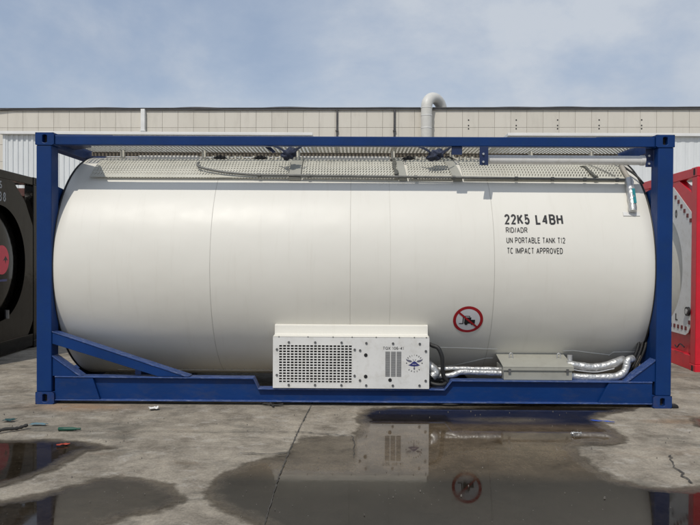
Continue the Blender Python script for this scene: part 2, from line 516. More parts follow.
def copy_part(o, parent, loc=None, rot=None, scale=None):
    c = o.copy(); COL.objects.link(c); c.parent = parent
    if loc is not None: c.location = loc
    if rot is not None: c.rotation_euler = rot
    if scale is not None: c.scale = scale
    return c

def arc_pts(c, r, a0, a1, n, plane='xz', y=0.0):
    out = []
    for i in range(n + 1):
        a = math.radians(a0 + (a1 - a0) * i / n)
        out.append((c[0] + r * math.cos(a), y, c[1] + r * math.sin(a)))
    return out

def smooth_path(pts, n=8):
    """Catmull-Rom through the points."""
    P = [Vector(p) for p in pts]
    P = [P[0] * 2 - P[1]] + P + [P[-1] * 2 - P[-2]]
    out = []
    for i in range(1, len(P) - 2):
        for k in range(n):
            t = k / n
            a, b, c, d = P[i - 1], P[i], P[i + 1], P[i + 2]
            out.append(0.5 * ((2 * b) + (c - a) * t + (2 * a - 5 * b + 4 * c - d) * t * t + (3 * b - a - 3 * c + d) * t ** 3))
    out.append(P[-2])
    return out

def perforate(mb, fn, u0, u1, v0, v1, nu, nv, shear=0.0, fu=0.55, fv=0.62):
    """A sheet of nu x nv cells, each with a slanted opening; fn maps (u, v) to a point."""
    du, dv = (u1 - u0) / nu, (v1 - v0) / nv
    for j in range(nv):
        for i in range(nu):
            cu, cv = u0 + (i + 0.5) * du, v0 + (j + 0.5) * dv
            off = ((j % 2) - 0.5) * 0.0
            O = [(cu - du / 2, cv - dv / 2), (cu + du / 2, cv - dv / 2), (cu + du / 2, cv + dv / 2), (cu - du / 2, cv + dv / 2)]
            hu, hv = du * fu / 2, dv * fv / 2
            s = shear * du / 2
            I = [(cu - hu - s + off, cv - hv), (cu + hu - s + off, cv - hv), (cu + hu + s + off, cv + hv), (cu - hu + s + off, cv + hv)]
            vs = [fn(*p) for p in O] + [fn(*p) for p in I]
            mb.add(vs, [(q, (q + 1) % 4, 4 + (q + 1) % 4, 4 + q) for q in range(4)])

def _A(cx, cy, rx, ry, a0, a1, n=12):
    return [(cx + rx * math.cos(math.radians(a0 + (a1 - a0) * k / n)), cy + ry * math.sin(math.radians(a0 + (a1 - a0) * k / n))) for k in range(n + 1)]
_B1 = [(0, 1), (.55, 1)] + _A(.58, .77, .37, .23, 90, -90)
# plain grotesque capitals as pen strokes in a unit box: character -> (width, strokes)
GLYPHS = {
    '2': (.56, [_A(.5, .72, .48, .28, 170, -25) + [(.0, .0), (1, 0)]]),
    '5': (.56, [[(.92, 1), (.16, 1), (.06, .50)] + _A(.48, .32, .50, .32, 135, -158)]),
    '4': (.58, [[(.74, 0), (.74, 1)], [(.74, .97), (.02, .28), (1, .28)]]),
    '1': (.34, [[(.1, .76), (.62, 1), (.62, 0)]]),
    '0': (.56, [_A(.5, .5, .5, .5, 0, 360, 24)]),
    '6': (.56, [_A(.5, .68, .48, .32, 40, 180, 8) + _A(.5, .31, .48, .31, 180, 540, 20)]),
    '8': (.56, [_A(.5, .76, .42, .24, -90, 270, 18), _A(.5, .27, .5, .27, 90, 450, 18)]),
    'A': (.66, [[(0, 0), (.5, .98)], [(1, 0), (.5, .98)], [(.2, .33), (.8, .33)]]),
    'B': (.62, [[(0, 0)] + _B1 + [(0, .54)], [(.55, .54)] + _A(.60, .27, .40, .27, 90, -90) + [(0, 0)]]),
    'C': (.64, [_A(.5, .5, .5, .5, 48, 312, 20)]),
    'D': (.63, [[(0, 0), (0, 1), (.42, 1)] + _A(.45, .5, .55, .5, 90, -90, 14) + [(0, 0)]]),
    'E': (.56, [[(1, 1), (0, 1), (0, 0), (1, 0)], [(0, .53), (.9, .53)]]),
    'G': (.68, [_A(.5, .5, .5, .5, 48, 330, 20) + [(1, .46), (.55, .46)]]),
    'H': (.62, [[(0, 0), (0, 1)], [(1, 0), (1, 1)], [(0, .53), (1, .53)]]),
    'I': (.16, [[(.5, 0), (.5, 1)]]),
    'K': (.62, [[(0, 0), (0, 1)], [(.96, 1), (0, .36)], [(.33, .58), (1, 0)]]),
    'L': (.54, [[(0, 1), (0, 0), (1, 0)]]),
    'M': (.82, [[(0, 0), (0, 1)], [(1, 0), (1, 1)], [(.02, .97), (.5, .05)], [(.98, .97), (.5, .05)]]),
    'N': (.68, [[(0, 0), (0, 1)], [(1, 0), (1, 1)], [(.02, .97), (.98, .03)]]),
    'O': (.68, [_A(.5, .5, .5, .5, 0, 360, 24)]),
    'P': (.60, [[(0, 0), (0, 1), (.6, 1)] + _A(.60, .74, .40, .26, 90, -90) + [(0, .48)]]),
    'Q': (.68, [_A(.5, .5, .5, .5, 0, 360, 24), [(.6, .25), (1, -.04)]]),
    'R': (.64, [[(0, 0), (0, 1), (.6, 1)] + _A(.60, .75, .38, .25, 90, -90) + [(0, .50)], [(.5, .50), (1, 0)]]),
    'S': (.60, [_A(.5, .74, .46, .26, 35, 270, 14) + _A(.5, .25, .48, .25, 90, -150, 14)[1:]]),
    'T': (.58, [[(0, 1), (1, 1)], [(.5, 1), (.5, 0)]]),
    'U': (.62, [[(0, 1), (0, .32)] + _A(.5, .32, .5, .32, 180, 360, 12) + [(1, 1)]]),
    'V': (.64, [[(0, 1), (.5, .02)], [(1, 1), (.5, .02)]]),
    'X': (.62, [[(0, 0), (1, 1)], [(0, 1), (1, 0)]]),
    '/': (.32, [[(0, 0), (1, 1)]]),
    '-': (.32, [[(0, .45), (1, .45)]]),
}

def stroke_mesh(pts, t):
    P = [Vector((a, b)) for a, b in pts]
    closed = (P[0] - P[-1]).length < 1e-4
    if closed:
        P = P[:-1]
    n = len(P)
    L, U = [], []
    for i in range(n):
        a = P[i - 1] if (i > 0 or closed) else None
        b = P[(i + 1) % n] if (i < n - 1 or closed) else None
        d0 = (P[i] - a).normalized() if a is not None else None
        d1 = (b - P[i]).normalized() if b is not None else None
        d0 = d0 if d0 is not None else d1
        d1 = d1 if d1 is not None else d0
        n0, n1 = Vector((-d0.y, d0.x)), Vector((-d1.y, d1.x))
        m = n0 + n1
        m = m.normalized() if m.length > 1e-6 else n0
        k = min(1.0 / max(m.dot(n0), 0.1), 1.5) * t / 2
        L.append(tuple(P[i] + m * k)); U.append(tuple(P[i] - m * k))
    e = n if closed else n - 1
    return L + U, [(i, (i + 1) % n, n + (i + 1) % n, n + i) for i in range(e)]

def text_mesh(body, bold=0.0):
    """2-D outline of a text as (verts, faces, bounds); capitals one unit high, drawn with a flat pen."""
    t = 0.125 + bold * 3.0
    vs, fs, x = [], [], 0.0
    for ch in body:
        if ch == ' ':
            x += 0.42
            continue
        w, strokes = GLYPHS[ch]
        for st in strokes:
            sw = max(w - t, 0.0)
            v, f = stroke_mesh([(x + t / 2 + u * sw, t / 2 + q * (1 - t)) for u, q in st], t)
            o = len(vs)
            vs += v
            fs += [tuple(o + k for k in face) for face in f]
        x += w + 0.105
    xs = [v[0] for v in vs]
    return vs, fs, (min(xs), max(xs), 0.0, 1.0)

def fit_text(body, x0, x1, z0, z1, bold=0.0):
    vs, fs, (a, b, c, d) = text_mesh(body, bold)
    return [(x0 + (x - a) / (b - a) * (x1 - x0), z0 + (y - c) / (d - c) * (z1 - z0)) for x, y in vs], fs

# ------------------------------------------------------------------ ground
g = MB().add([(-300, -300, 0), (300, -300, 0), (300, 300, 0), (-300, 300, 0)], [(0, 1, 2, 3)])
structure(g.build('ground', M['ground'], recalc=False))

def shore_distance(px, py, poly):
    P = np.array(poly); Q = np.roll(P, -1, axis=0)
    d = np.full(px.shape, 1e9); ins = np.zeros(px.shape, bool)
    for (ax, ay), (bx, by) in zip(P, Q):
        ex, ey = bx - ax, by - ay
        t = np.clip(((px - ax) * ex + (py - ay) * ey) / (ex * ex + ey * ey + 1e-12), 0, 1)
        d = np.minimum(d, np.hypot(px - ax - t * ex, py - ay - t * ey))
        cond = ((ay > py) != (by > py)) & (px < (bx - ax) * (py - ay) / (by - ay + 1e-12) + ax)
        ins ^= cond
    return np.where(ins, d, -d)

def puddle(poly, z, cell=0.03, damp=None, depth=None):
    P = np.array(poly)
    x0, y0 = P.min(0) - 0.2; x1, y1 = P.max(0) + 0.2
    nx, ny = int((x1 - x0) / cell) + 1, int((y1 - y0) / cell) + 1
    gx, gy = np.meshgrid(x0 + np.arange(nx) * cell, y0 + np.arange(ny) * cell, indexing='ij')
    sd = shore_distance(gx, gy, poly)
    keep = sd > -0.14
    idx = -np.ones(sd.shape, int)
    use = np.zeros(sd.shape, bool)
    quads = []
    q = keep[:-1, :-1] & keep[1:, :-1] & keep[1:, 1:] & keep[:-1, 1:]
    ii, jj = np.nonzero(q)
    for a, b in ((0, 0), (1, 0), (1, 1), (0, 1)):
        use[ii + a, jj + b] = True
    idx[use] = np.arange(use.sum())
    for i, j in zip(ii, jj):
        quads.append((idx[i, j], idx[i + 1, j], idx[i + 1, j + 1], idx[i, j + 1]))
    vx, vy = gx[use], gy[use]
    me = bpy.data.meshes.new('puddle')
    me.from_pydata([(a, b, z) for a, b in zip(vx, vy)], [], [tuple(int(k) for k in f) for f in quads])
    at = me.attributes.new('shore', 'FLOAT', 'POINT')
    at.data.foreach_set('value', sd[use].astype(np.float32))
    dv = np.zeros(len(vx), np.float32) if damp is None else damp(vx, vy).astype(np.float32)
    at = me.attributes.new('damp', 'FLOAT', 'POINT')
    at.data.foreach_set('value', dv)
    pv = np.full(len(vx), 0.85, np.float32) if depth is None else depth(vx, vy).astype(np.float32)
    at = me.attributes.new('depth', 'FLOAT', 'POINT')
    at.data.foreach_set('value', pv)
    me.materials.append(M['puddle'])
    o = bpy.data.objects.new('puddle', me)
    COL.objects.link(o)
    return structure(o)

MAIN = [(0.049, -0.666), (0.033, -0.419), (0.117, -0.147), (0.308, -0.039), (0.737, -0.005), (1.122, 0.028), (1.629, 0.151), (2.753, 0.056),
        (2.607, -0.112), (2.304, -0.278), (2.168, -0.43), (2.156, -0.606), (2.196, -0.834), (2.185, -1.046), (2.112, -1.19), (1.949, -1.276),
        (1.734, -1.281), (1.677, -1.387), (1.673, -1.677), (1.685, -1.873), (1.722, -2.053), (1.817, -2.163), (1.978, -2.196), (2.198, -2.154),
        (2.6, -2.12), (2.9, -2.3), (2.75, -2.9), (1.861, -3.35), (0.6, -3.5), (-0.35, -3.3), (-0.467, -2.86), (-0.604, -2.742), (-0.753, -2.601), (-0.848, -2.479),
        (-0.883, -2.347), (-0.889, -2.151), (-0.85, -1.994), (-0.734, -1.781), (-0.593, -1.641), (-0.461, -1.542), (-0.446, -1.311),
        (-0.388, -1.086), (-0.175, -1.051), (0.008, -1.061)]
def main_damp(x, y):
    s = lambda a, e0, e1: np.clip((a - e0) / (e1 - e0), 0, 1)
    d = s(0.035 - x, -0.01, 0.01) * s(y, -1.95, -1.55) * s(x, -0.62, -0.50)      # slab left of the joint holds no standing water
    e = s(0.30 - np.hypot((x - 1.35) * 0.55, (y + 0.50) * 2.2), 0, 0.25) * 0.75   # shallow silt bank near the frame
    return np.maximum(d * 0.92, e)
def main_depth(x, y):
    s = lambda a, e0, e1: np.clip((a - e0) / (e1 - e0), 0, 1)
    return np.maximum(s(-y, 1.85, 2.15), s(y, -0.75, -0.55))  # second term darkens the strip by the frame, painting the frame's reflection
puddle(MAIN, 0.004, damp=main_damp, depth=main_depth)
puddle([(-2.9, -2.7), (-2.4, -2.55), (-2.152, -2.523), (-1.974, -2.471), (-1.867, -2.386), (-1.77, -2.263), (-1.635, -2.13), (-1.503, -2.05), (-1.291, -2.103),
        (-1.115, -2.23), (-1.011, -2.367), (-0.982, -2.482), (-1.017, -2.591), (-1.115, -2.682), (-1.245, -2.755), (-1.303, -2.851), (-1.3, -3.2), (-1.9, -3.4), (-2.7, -3.2)], 0.005)
puddle([(-4.3, -1.2), (-3.4, -1.17), (-2.946, -1.24), (-2.71, -1.248), (-2.488, -1.228), (-2.258, -1.222), (-2.049, -1.258), (-1.855, -1.387), (-1.732, -1.436), (-1.841, -1.502),
        (-1.93, -1.554), (-1.949, -1.766), (-1.991, -1.981), (-2.082, -2.197), (-2.159, -2.289), (-2.5, -2.33), (-3.2, -2.2), (-4.2, -1.9)], 0.006)
puddle([(2.983, -0.443), (3.073, -0.367), (3.3, -0.33), (3.6, -0.42), (3.5, -0.62), (3.2, -0.70), (2.947, -0.76), (2.913, -0.66)], 0.007)

def joint(path, w, z=0.009, jag=0.008):
    pts, left, right = [], [], []
    P = [Vector((a, b, 0)) for a, b in path]
    for a, b in zip(P[:-1], P[1:]):
        n = max(2, int((b - a).length / 0.03))
        pts += [a.lerp(b, k / n) for k in range(n)]
    pts.append(P[-1])
    for i, p in enumerate(pts):
        t = (pts[min(i + 1, len(pts) - 1)] - pts[max(0, i - 1)]).normalized()
        nrm = Vector((-t.y, t.x, 0))
        ww = w * (0.35 + 1.0 * random.random()) / 2
        c = p + nrm * random.uniform(-jag, jag)
        left.append((c.x + nrm.x * ww, c.y + nrm.y * ww, z)); right.append((c.x - nrm.x * ww, c.y - nrm.y * ww, z))
    n = len(pts)
    mb = MB().add(left + right, [(i, i + 1, n + i + 1, n + i) for i in range(n - 1)])
    return structure(mb.build('slab_joint', M['joint'], recalc=False))
joint([(-0.36, 1.2), (-0.391, 0.088), (-0.434, -0.811), (-0.456, -1.442), (-0.469, -2.103), (-0.46, -2.753), (-0.435, -3.6)], 0.009, 0.009, 0.0025)
joint([(-0.463, -0.954), (0.0, -1.07)], 0.016, 0.010)
joint([(-0.805, -1.562), (-0.552, -1.568), (-0.449, -1.517)], 0.018, 0.011)
joint([(0.008, -1.075), (0.016, -1.299), (0.017, -1.649)], 0.007, 0.010)
joint([(2.29, -1.521), (2.217, -1.797), (2.153, -2.119)], 0.014, 0.009, 0.02)
joint([(-2.855, -0.973), (-1.798, -0.975), (-0.461, -0.969)], 0.006, 0.011)

# ------------------------------------------------------------------ tank container
R, ZC, YC = 1.20, 1.312, 1.219
HL = 3.029
TC = thing('tank_container', 'white tank in a blue steel frame with a white cooling unit at its foot', 'tank container')

def on_tank(x, deg, off=0.0):
    a = math.radians(deg)
    return (x, YC - (R + off) * math.cos(a), ZC + (R + off) * math.sin(a))

# corner posts and castings
for sx in (-1, 1):
    for y0, y1 in ((0.002, 0.160), (2.278, 2.436)):
        a, b = sorted((sx * (HL - 0.006), sx * (HL - 0.152)))
        MB().box(a, b, y0, y1, 0.118, 2.473).build('corner_post', M['blue'], TC, 0.010)
    for yf in (0, 1):
        for z0 in (0.0, 2.473):
            mb = MB()
            cx = sx * (HL - 0.089)
            if yf == 0:
                mb.holed(cx, z0 + 0.059, 0.0 - 0.004, 0.089, 0.059, 0.022, 0.038, 0.05)
                x0, x1, y0, y1, z1 = cx - 0.089, cx + 0.089, -0.004, 0.162, z0 + 0.118
                mb.add([(x0, y0, z0), (x1, y0, z0), (x1, y1, z0), (x0, y1, z0), (x0, y0, z1), (x1, y0, z1), (x1, y1, z1), (x0, y1, z1)],
                       [(0, 3, 2, 1), (4, 5, 6, 7), (1, 2, 6, 5), (2, 3, 7, 6), (3, 0, 4, 7)])
            else:
                mb.box(cx - 0.089, cx + 0.089, 2.276, 2.438, z0, z0 + 0.118)
            cst = mb.build('corner_casting', M['bluecast' if z0 == 0 else 'blue'], TC, 0.006, merge=True)
            if yf == 0:
                MB().box(cx - 0.018, cx + 0.018, 0.040, 0.043, z0 + 0.024, z0 + 0.094).build('aperture', M['dark'], cst)

# top side rails, with the thicker end pieces
for y0 in (0.012, 2.346):
    MB().box(-2.851, 2.851, y0, y0 + 0.080, 2.478, 2.566).build('top_rail', M['blue'], TC, 0.006)
    for s in (-1, 1):
        a, b = sorted((s * 2.850, s * 2.30))
        MB().prism([(a, 2.566), (b, 2.566), (b, 2.576 if s > 0 else 2.570), (a, 2.570 if s > 0 else 2.576)], 'y', y0 + 0.004, y0 + 0.076).build('rail_doubler', M['blue'], TC)
# end headers and sills
for s in (-1, 1):
    a, b = sorted((s * (HL - 0.010), s * (HL - 0.130)))
    MB().box(a, b, 0.163, 2.275, 2.462, 2.578).build('header', M['blue'], TC, 0.006)
    MB().box(a, b, 0.163, 2.275, 0.040, 0.230).build('sill', M['blue'], TC, 0.006)
    # collar plates that tie the tank end to the posts
    a, b = sorted((s * 3.005, s * 2.900))
    zlo = 0.58 if s < 0 else 0.26
    for yq in (0, 1):
        f = (lambda y: y) if yq == 0 else (lambda y: 2.438 - y)
        poly = [(f(0.161), zlo), (f(0.42), zlo + 0.03), (f(0.40), 0.9), (f(0.30), 1.31), (f(0.40), 1.75), (f(0.46), 2.07), (f(0.161), 2.10)]
        MB().prism(poly, 'x', a, b).build('collar_plate', M['blue'], TC, 0.004)
for ya, yb in ((0.093, 0.60), (2.345, 1.838)):
    MB().prism([(-2.899, ya), (-2.56, ya), (-2.66, (ya * 0.35 + yb * 0.65)), (-2.899, yb)], 'z', 2.515, 2.527).build('corner_gusset', M['navy'], TC)
# bottom side rails: web, flanges, dropped middle under the unit
def bottom_rail(front):
    f = (lambda y: y) if front else (lambda y: 2.438 - y)
    top = [(-2.851, 0.268), (-0.949, 0.264), (-0.901, 0.163), (0.879, 0.166), (0.948, 0.252), (2.851, 0.250)]
    mb = MB()
    ya, yb = sorted((f(0.052), f(0.072)))
    mb.prism([(-2.851, 0.045)] + [(x, z - 0.012) for x, z in top] + [(2.851, 0.045)], 'y', ya, yb)
    o = mb.build('bottom_rail', M['bluelow'], TC)
    ya, yb = sorted((f(0.010), f(0.130)))
    mb = MB()
    for (x0, z0), (x1, z1) in zip(top[:-1], top[1:]):
        mb.prism([(x0, z0 - 0.012), (x1, z1 - 0.012), (x1, z1), (x0, z0)], 'y', ya, yb)
    mb.build('top_flange', M['blueglint'], o, 0.003)
    MB().box(-2.851, 2.851, ya, yb, 0.033, 0.045).build('bottom_flange', M['blueglint'], o, 0.003)
    ya, yb = sorted((f(0.018), f(0.051)))
    for s, xi, zt in ((-1, -2.49, 0.254), (1, 2.44, 0.236)):
        a, b = sorted((s * 2.851, xi))
        MB().prism([(a, 0.046), (b + (0.07 if s < 0 else 0), 0.046), (b, zt), (a + (0.07 if s > 0 else 0), zt)] if s < 0 else
                   [(a - 0.10, 0.046), (b, 0.046), (b, zt), (a, zt)], 'y', ya, yb).build('end_stiffener', M['bluelow'], o, 0.002)
bottom_rail(True); bottom_rail(False)
# diagonal brace at the left end, knee plates at both lower corners
for f in ((lambda y: y), (lambda y: 2.438 - y)):
    ya, yb = sorted((f(0.016), f(0.120)))
    o = MB().prism([(-2.876, 0.577), (-2.876, 0.688), (-1.599, 0.270), (-1.86, 0.2695)], 'y', ya, yb).build('diagonal_brace', M['blue'], TC, 0.003)
    ya, yb = sorted((f(0.008), f(0.128)))
    MB().prism([(-2.876, 0.6885), (-2.876, 0.6965), (-1.560, 0.2735), (-1.597, 0.2705)], 'y', ya, yb).build('cap_strip', M['blueglint'], o, 0.002)
    ya, yb = sorted((f(0.022), f(0.120)))
    for pts, cap in (([(-2.876, 0.2690), (-2.876, 0.452), (-2.618, 0.2690)], [(-2.876, 0.4535), (-2.876, 0.466), (-2.596, 0.2690), (-2.616, 0.2690)]),
                     ([(2.876, 0.2510), (2.876, 0.446), (2.622, 0.2510)], [(2.876, 0.4475), (2.876, 0.464), (2.594, 0.2510), (2.620, 0.2510)])):
        k = MB().prism(pts, 'y', ya, yb).build('knee_plate', M['blue'], TC)
        MB().prism(cap, 'y', ya - 0.012, yb + 0.012).build('cap_strip', M['blueglint'], k, 0.002)
# cross members and tank saddles under the tank
for x in (-1.9, -0.35, 1.2):
    MB().box(x - 0.05, x + 0.05, 0.134, 2.304, 0.045, 0.105).build('cross_member', M['navy'], TC)
for x in (-2.2, 2.2):
    pts = [(YC - 0.75, 0.05)] + [(YC - (R + 0.004) * math.sin(math.radians(a)), ZC - (R + 0.004) * math.cos(math.radians(a))) for a in range(38, -39, -4)] + [(YC + 0.75, 0.05)]
    MB().prism(pts, 'x', x - 0.03, x + 0.03).build('tank_saddle', M['navy'], TC)

# the tank
prof = [(-2.96, 0.0), (-2.958, 0.3), (-2.945, 0.62), (-2.925, 0.90), (-2.900, 1.10), (-2.888, 1.165), (-2.878, 1.188), (-2.862, R)]
prof += [(-2.862 + 5.724 * i / 60.0, R) for i in range(1, 60)]
prof += [(-x, r) for x, r in reversed(prof[:8])]
tank = MB().lathe_x(prof, YC, ZC, 160).build('tank', M['tank'], TC, merge=True)
for x in (-1.370, -0.030, 0.354, 1.344):
    mb = MB()
    w = 0.0028 if x != 0.354 else 0.0015
    mb.lathe_x([(x - w, R - 0.002), (x - w, R + 0.0010), (x + w, R + 0.0010), (x + w, R - 0.002)], YC, ZC, 160)
    mb.build('seam', M['seam'] if abs(x) > 1 else M['seamfaint'], tank)
for x in (-2.874, 2.874):
    s = 1 if x > 0 else -1
    MB().lathe_x([(x - s * 0.004, 1.196), (x + s * 0.001, 1.204), (x + s * 0.014, 1.200), (x + s * 0.016, 1.176)], YC, ZC, 160).build('edge_band', M['black'], tank)
# raised jacket joints low on the near side
for pts in ([(0.79, -41.0), (1.10, -41.3), (1.344, -41.9), (1.44, -42.0)], [(0.75, -57.6), (1.02, -57.6), (1.20, -53), (1.344, -49.4), (1.42, -49.2)],
            [(2.10, -43.0), (2.20, -42.7), (2.58, -46.0)], [(2.575, -46.5), (2.605, -43.7), (2.85, -43.4)], [(-0.79, -66.5), (-1.6, -66.5), (-2.5, -66.5)]):
    path = []
    for (xa, da), (xb, db) in zip(pts[:-1], pts[1:]):
        path += [on_tank(xa + (xb - xa) * k / 10, da + (db - da) * k / 10, 0.001) for k in range(10)]
    path.append(on_tank(*pts[-1], 0.001))
    MB().tube(path, 0.0055, 6).build('jacket_joint', M['tank'], tank)
rv = None
for i in range(24):
    if rv is None:
        p = Vector(on_tank(0, -64.5, 0.002)); n = (p - Vector((0, YC, ZC))).normalized()
        rv = MB().tube([p - n * 0.004, p + n * 0.004], 0.006, 8).build('rivet', M['zinc'], tank)
        rv.location.x = -2.40
    else:
        copy_part(rv, tank, (-2.40 + i * 0.066, 0, 0))

# lettering wrapped on the jacket: (text, x0, x1, deg0, deg1, bold)
for body, x0, x1, d0, d1, bold in (('22K5', 1.453, 1.697, 20.95, 26.3, 0.020), ('L4BH', 1.754, 2.018, 20.95, 26.3, 0.020),
                                   ('RID/ADR', 1.461, 1.668, 16.9, 19.6, 0.006), ('UN PORTABLE TANK T12', 1.460, 2.021, 11.95, 14.75, 0.006),
                                   ('TC IMPACT APPROVED', 1.468, 1.994, 7.1, 9.9, 0.006)):
    vs, fs = fit_text(body, x0, x1, d0, d1, bold)
    MB().add([on_tank(x, d, 0.0022) for x, d in vs], fs).build('lettering', M['ink'], tank, recalc=False)

# round prohibition sign
SX, SD, SR = 1.113, -24.2, 0.142
def sgn(u, v, off):
    return on_tank(SX + u, SD + math.degrees(v / R), off)
def disc(mb, r0, r1, off, rings=5, n=64):
    vs, fs = [], []
    for i in range(rings + 1):
        r = r0 + (r1 - r0) * i / rings
        for k in range(n):
            a = 2 * math.pi * k / n
            vs.append(sgn(r * math.cos(a), r * math.sin(a), off))
    for i in range(rings):
        for k in range(n):
            fs.append((i * n + k, (i + 1) * n + k, (i + 1) * n + (k + 1) % n, i * n + (k + 1) % n))
    mb.add(vs, fs)
def flat(mb, poly, off):
    mb.add([sgn(u, v, off) for u, v in poly], [tuple(range(len(poly)))])
mb = MB(); disc(mb, 0.001, SR * 0.86, 0.0022, 8)
sign = mb.build('prohibition_sign', M['signwhite'], tank, recalc=False)
mb = MB()
def rect(u0, u1, v0, v1, off=0.0036):
    flat(mb, [(u0, v0), (u1, v0), (u1, v1), (u0, v1)], off)
rect(-0.036, 0.030, -0.042, 0.027); rect(0.0305, 0.068, -0.042, 0.002)
rect(-0.052, -0.042, -0.040, 0.052); rect(-0.086, -0.042, -0.046, -0.037)
rect(-0.034, -0.027, 0.0205, 0.044); rect(-0.0265, 0.010, 0.038, 0.044); rect(0.0105, 0.017, 0.0205, 0.044)
for cu, r in ((-0.016, 0.015), (0.042, 0.014)):
    flat(mb, [(cu + r * math.cos(k * math.pi / 8), -0.043 + r * math.sin(k * math.pi / 8)) for k in range(16)], 0.0044)
mb.build('forklift_symbol', M['ink'], sign, recalc=False)
mb = MB(); disc(mb, SR * 0.82, SR * 1.02, 0.0030, 2)
nseg = 16
for k in range(nseg):
    a0, a1 = -0.85 + 1.7 * k / nseg, -0.85 + 1.7 * (k + 1) / nseg
    c = math.cos(math.radians(-41)); s = math.sin(math.radians(-41)); w = 0.0095
    pts = []
    for t, q in ((a0, -w), (a1, -w), (a1, w), (a0, w)):
        pts.append((t * SR * c - q * s, t * SR * s + q * c))
    flat(mb, pts, 0.0054)
mb.build('red_ring', M['signred'], sign, recalc=False)

# perforated sun shield on the tank's shoulder, in four sheets with plain straps between
sheets = ((-2.66, -0.665, -1), (-0.525, 0.445, 0.2), (0.545, 0.985, 0.9), (1.10, 2.765, 0.9))
for x0, x1, sh in sheets:
    mb = MB()
    f = lambda u, v: on_tank(u, v, 0.034)
    nu = int(round((x1 - x0) / 0.030))
    perforate(mb, f, x0, x1, 48.6, 65.0, nu, 7, shear=0.60, fu=0.56, fv=0.74)
    for d0, d1 in ((46.9, 48.6), (65.0, 66.4)):
        n = 20
        pts = [f(x0 + (x1 - x0) * k / n, d0) for k in range(n + 1)] + [f(x0 + (x1 - x0) * k / n, d1) for k in range(n + 1)]
        mb.add(pts, [(k, k + 1, n + 2 + k, n + 1 + k) for k in range(n)])
    o = mb.build('sun_shield', M['mesh'], TC, recalc=False)
    md = o.modifiers.new('sheet', 'SOLIDIFY'); md.thickness = 0.003; md.offset = 0
for x0, x1, lean in ((-0.655, -0.535, 0.0), (0.455, 0.535, -0.03), (0.995, 1.09, -0.06)):
    mb = MB()
    ds = [46.5, 50, 54, 58, 62, 66, 70]
    vs = []
    for d in ds:
        k = (d - 46.5) / 20 * lean
        vs += [on_tank(x0 + k, d, 0.004), on_tank(x1 + k, d, 0.004), on_tank(x1 + k, d, 0.044), on_tank(x0 + k, d, 0.044)]
    fs = []
    for i in range(len(ds) - 1):
        for q in range(4):
            fs.append((i * 4 + q, i * 4 + (q + 1) % 4, i * 4 + 4 + (q + 1) % 4, i * 4 + 4 + q))
    fs += [(0, 1, 2, 3), tuple(len(vs) - 4 + q for q in (3, 2, 1, 0))]
    sp = mb.add(vs, fs).build('shield_bracket', M['boxgrey'], TC, 0.003)

# folded handrail lying along the lower edge of the shield
path = [on_tank(-1.60, 58.5, 0.06), on_tank(-1.60, 56, 0.075), on_tank(-1.585, 53.5, 0.075), on_tank(-1.50, 51.5, 0.07), on_tank(-1.30, 49.0, 0.065), on_tank(-1.05, 47.6, 0.06)]
path += [on_tank(x, 47.4 - 2.3 * (x + 0.9) / 3.6, 0.058) for x in np.linspace(-0.85, 2.72, 14)]
hr = MB().tube(smooth_path(path, 5), 0.0125, 10).build('handrail', M['grip'], TC)
for x in (-0.95, -0.45, 0.62, 1.0, 1.62, 1.98, 2.30, 2.62):
    d = 47.4 - 2.3 * (x + 0.9) / 3.6
    MB().tube([on_tank(x - 0.014, d, 0.056), on_tank(x + 0.014, d, 0.056)], 0.021, 10).build('clamp', M['grip'], hr)
for pts in ([(2.335, 58, .045), (2.365, 57, .055), (2.385, 53.5, .05), (2.40, 49.5, .062), (2.42, 46.5, .070)], [(0.40, 66, .05), (0.42, 62, .06), (0.41, 56, .05), (0.43, 51, .06), (0.42, 48, .07)]):
    pp = smooth_path([on_tank(*p) for p in pts], 6)
    mb = MB()
    left, right = [], []
    for i, p in enumerate(pp):
        w = 0.017 + 0.012 * noise.noise(p * 18)
        left.append((p.x - w, p.y, p.z)); right.append((p.x + w, p.y, p.z))
    n = len(pp)
    o = mb.add(left + right, [(i, i + 1, n + i + 1, n + i) for i in range(n - 1)]).build('webbing', M['web'], hr, recalc=False)
    md = o.modifiers.new('thick', 'SOLIDIFY'); md.thickness = 0.012

# walkways on top: perforated planks with edge beams
for mir in (False, True):
    f = (lambda u, v: (u, v, 2.560)) if not mir else (lambda u, v: (u, 2.438 - v, 2.560))
    mb = MB()
    perforate(mb, f, -2.875, 2.875, 0.60, 1.00, 144, 6, shear=0.5, fu=0.52, fv=0.80)
    o = mb.build('walkway_grating', M['mesh'], TC, recalc=False)
    md = o.modifiers.new('sheet', 'SOLIDIFY'); md.thickness = 0.0015
    yy = sorted((f(0, 1.003)[1], f(0, 1.022)[1]))
    MB().box(-2.885, 2.885, yy[0], yy[1], 2.512, 2.562).build('walkway_beam', M['walkbeam'], TC, 0.002)
    yy = sorted((f(0, 0.585)[1], f(0, 0.599)[1]))
    MB().box(-2.885, 2.885, yy[0], yy[1], 2.556, 2.566).build('walkway_lip', M['mesh'], TC)
    for x in (-2.5, -1.62, -0.6, 0.42, 1.05, 1.9, 2.55):
        ya, yb = sorted((f(0, 0.86)[1], f(0, 0.90)[1]))
        MB().box(x - 0.02, x + 0.02, ya, yb, 2.44, 2.556).build('walkway_foot', M['cream'], TC)
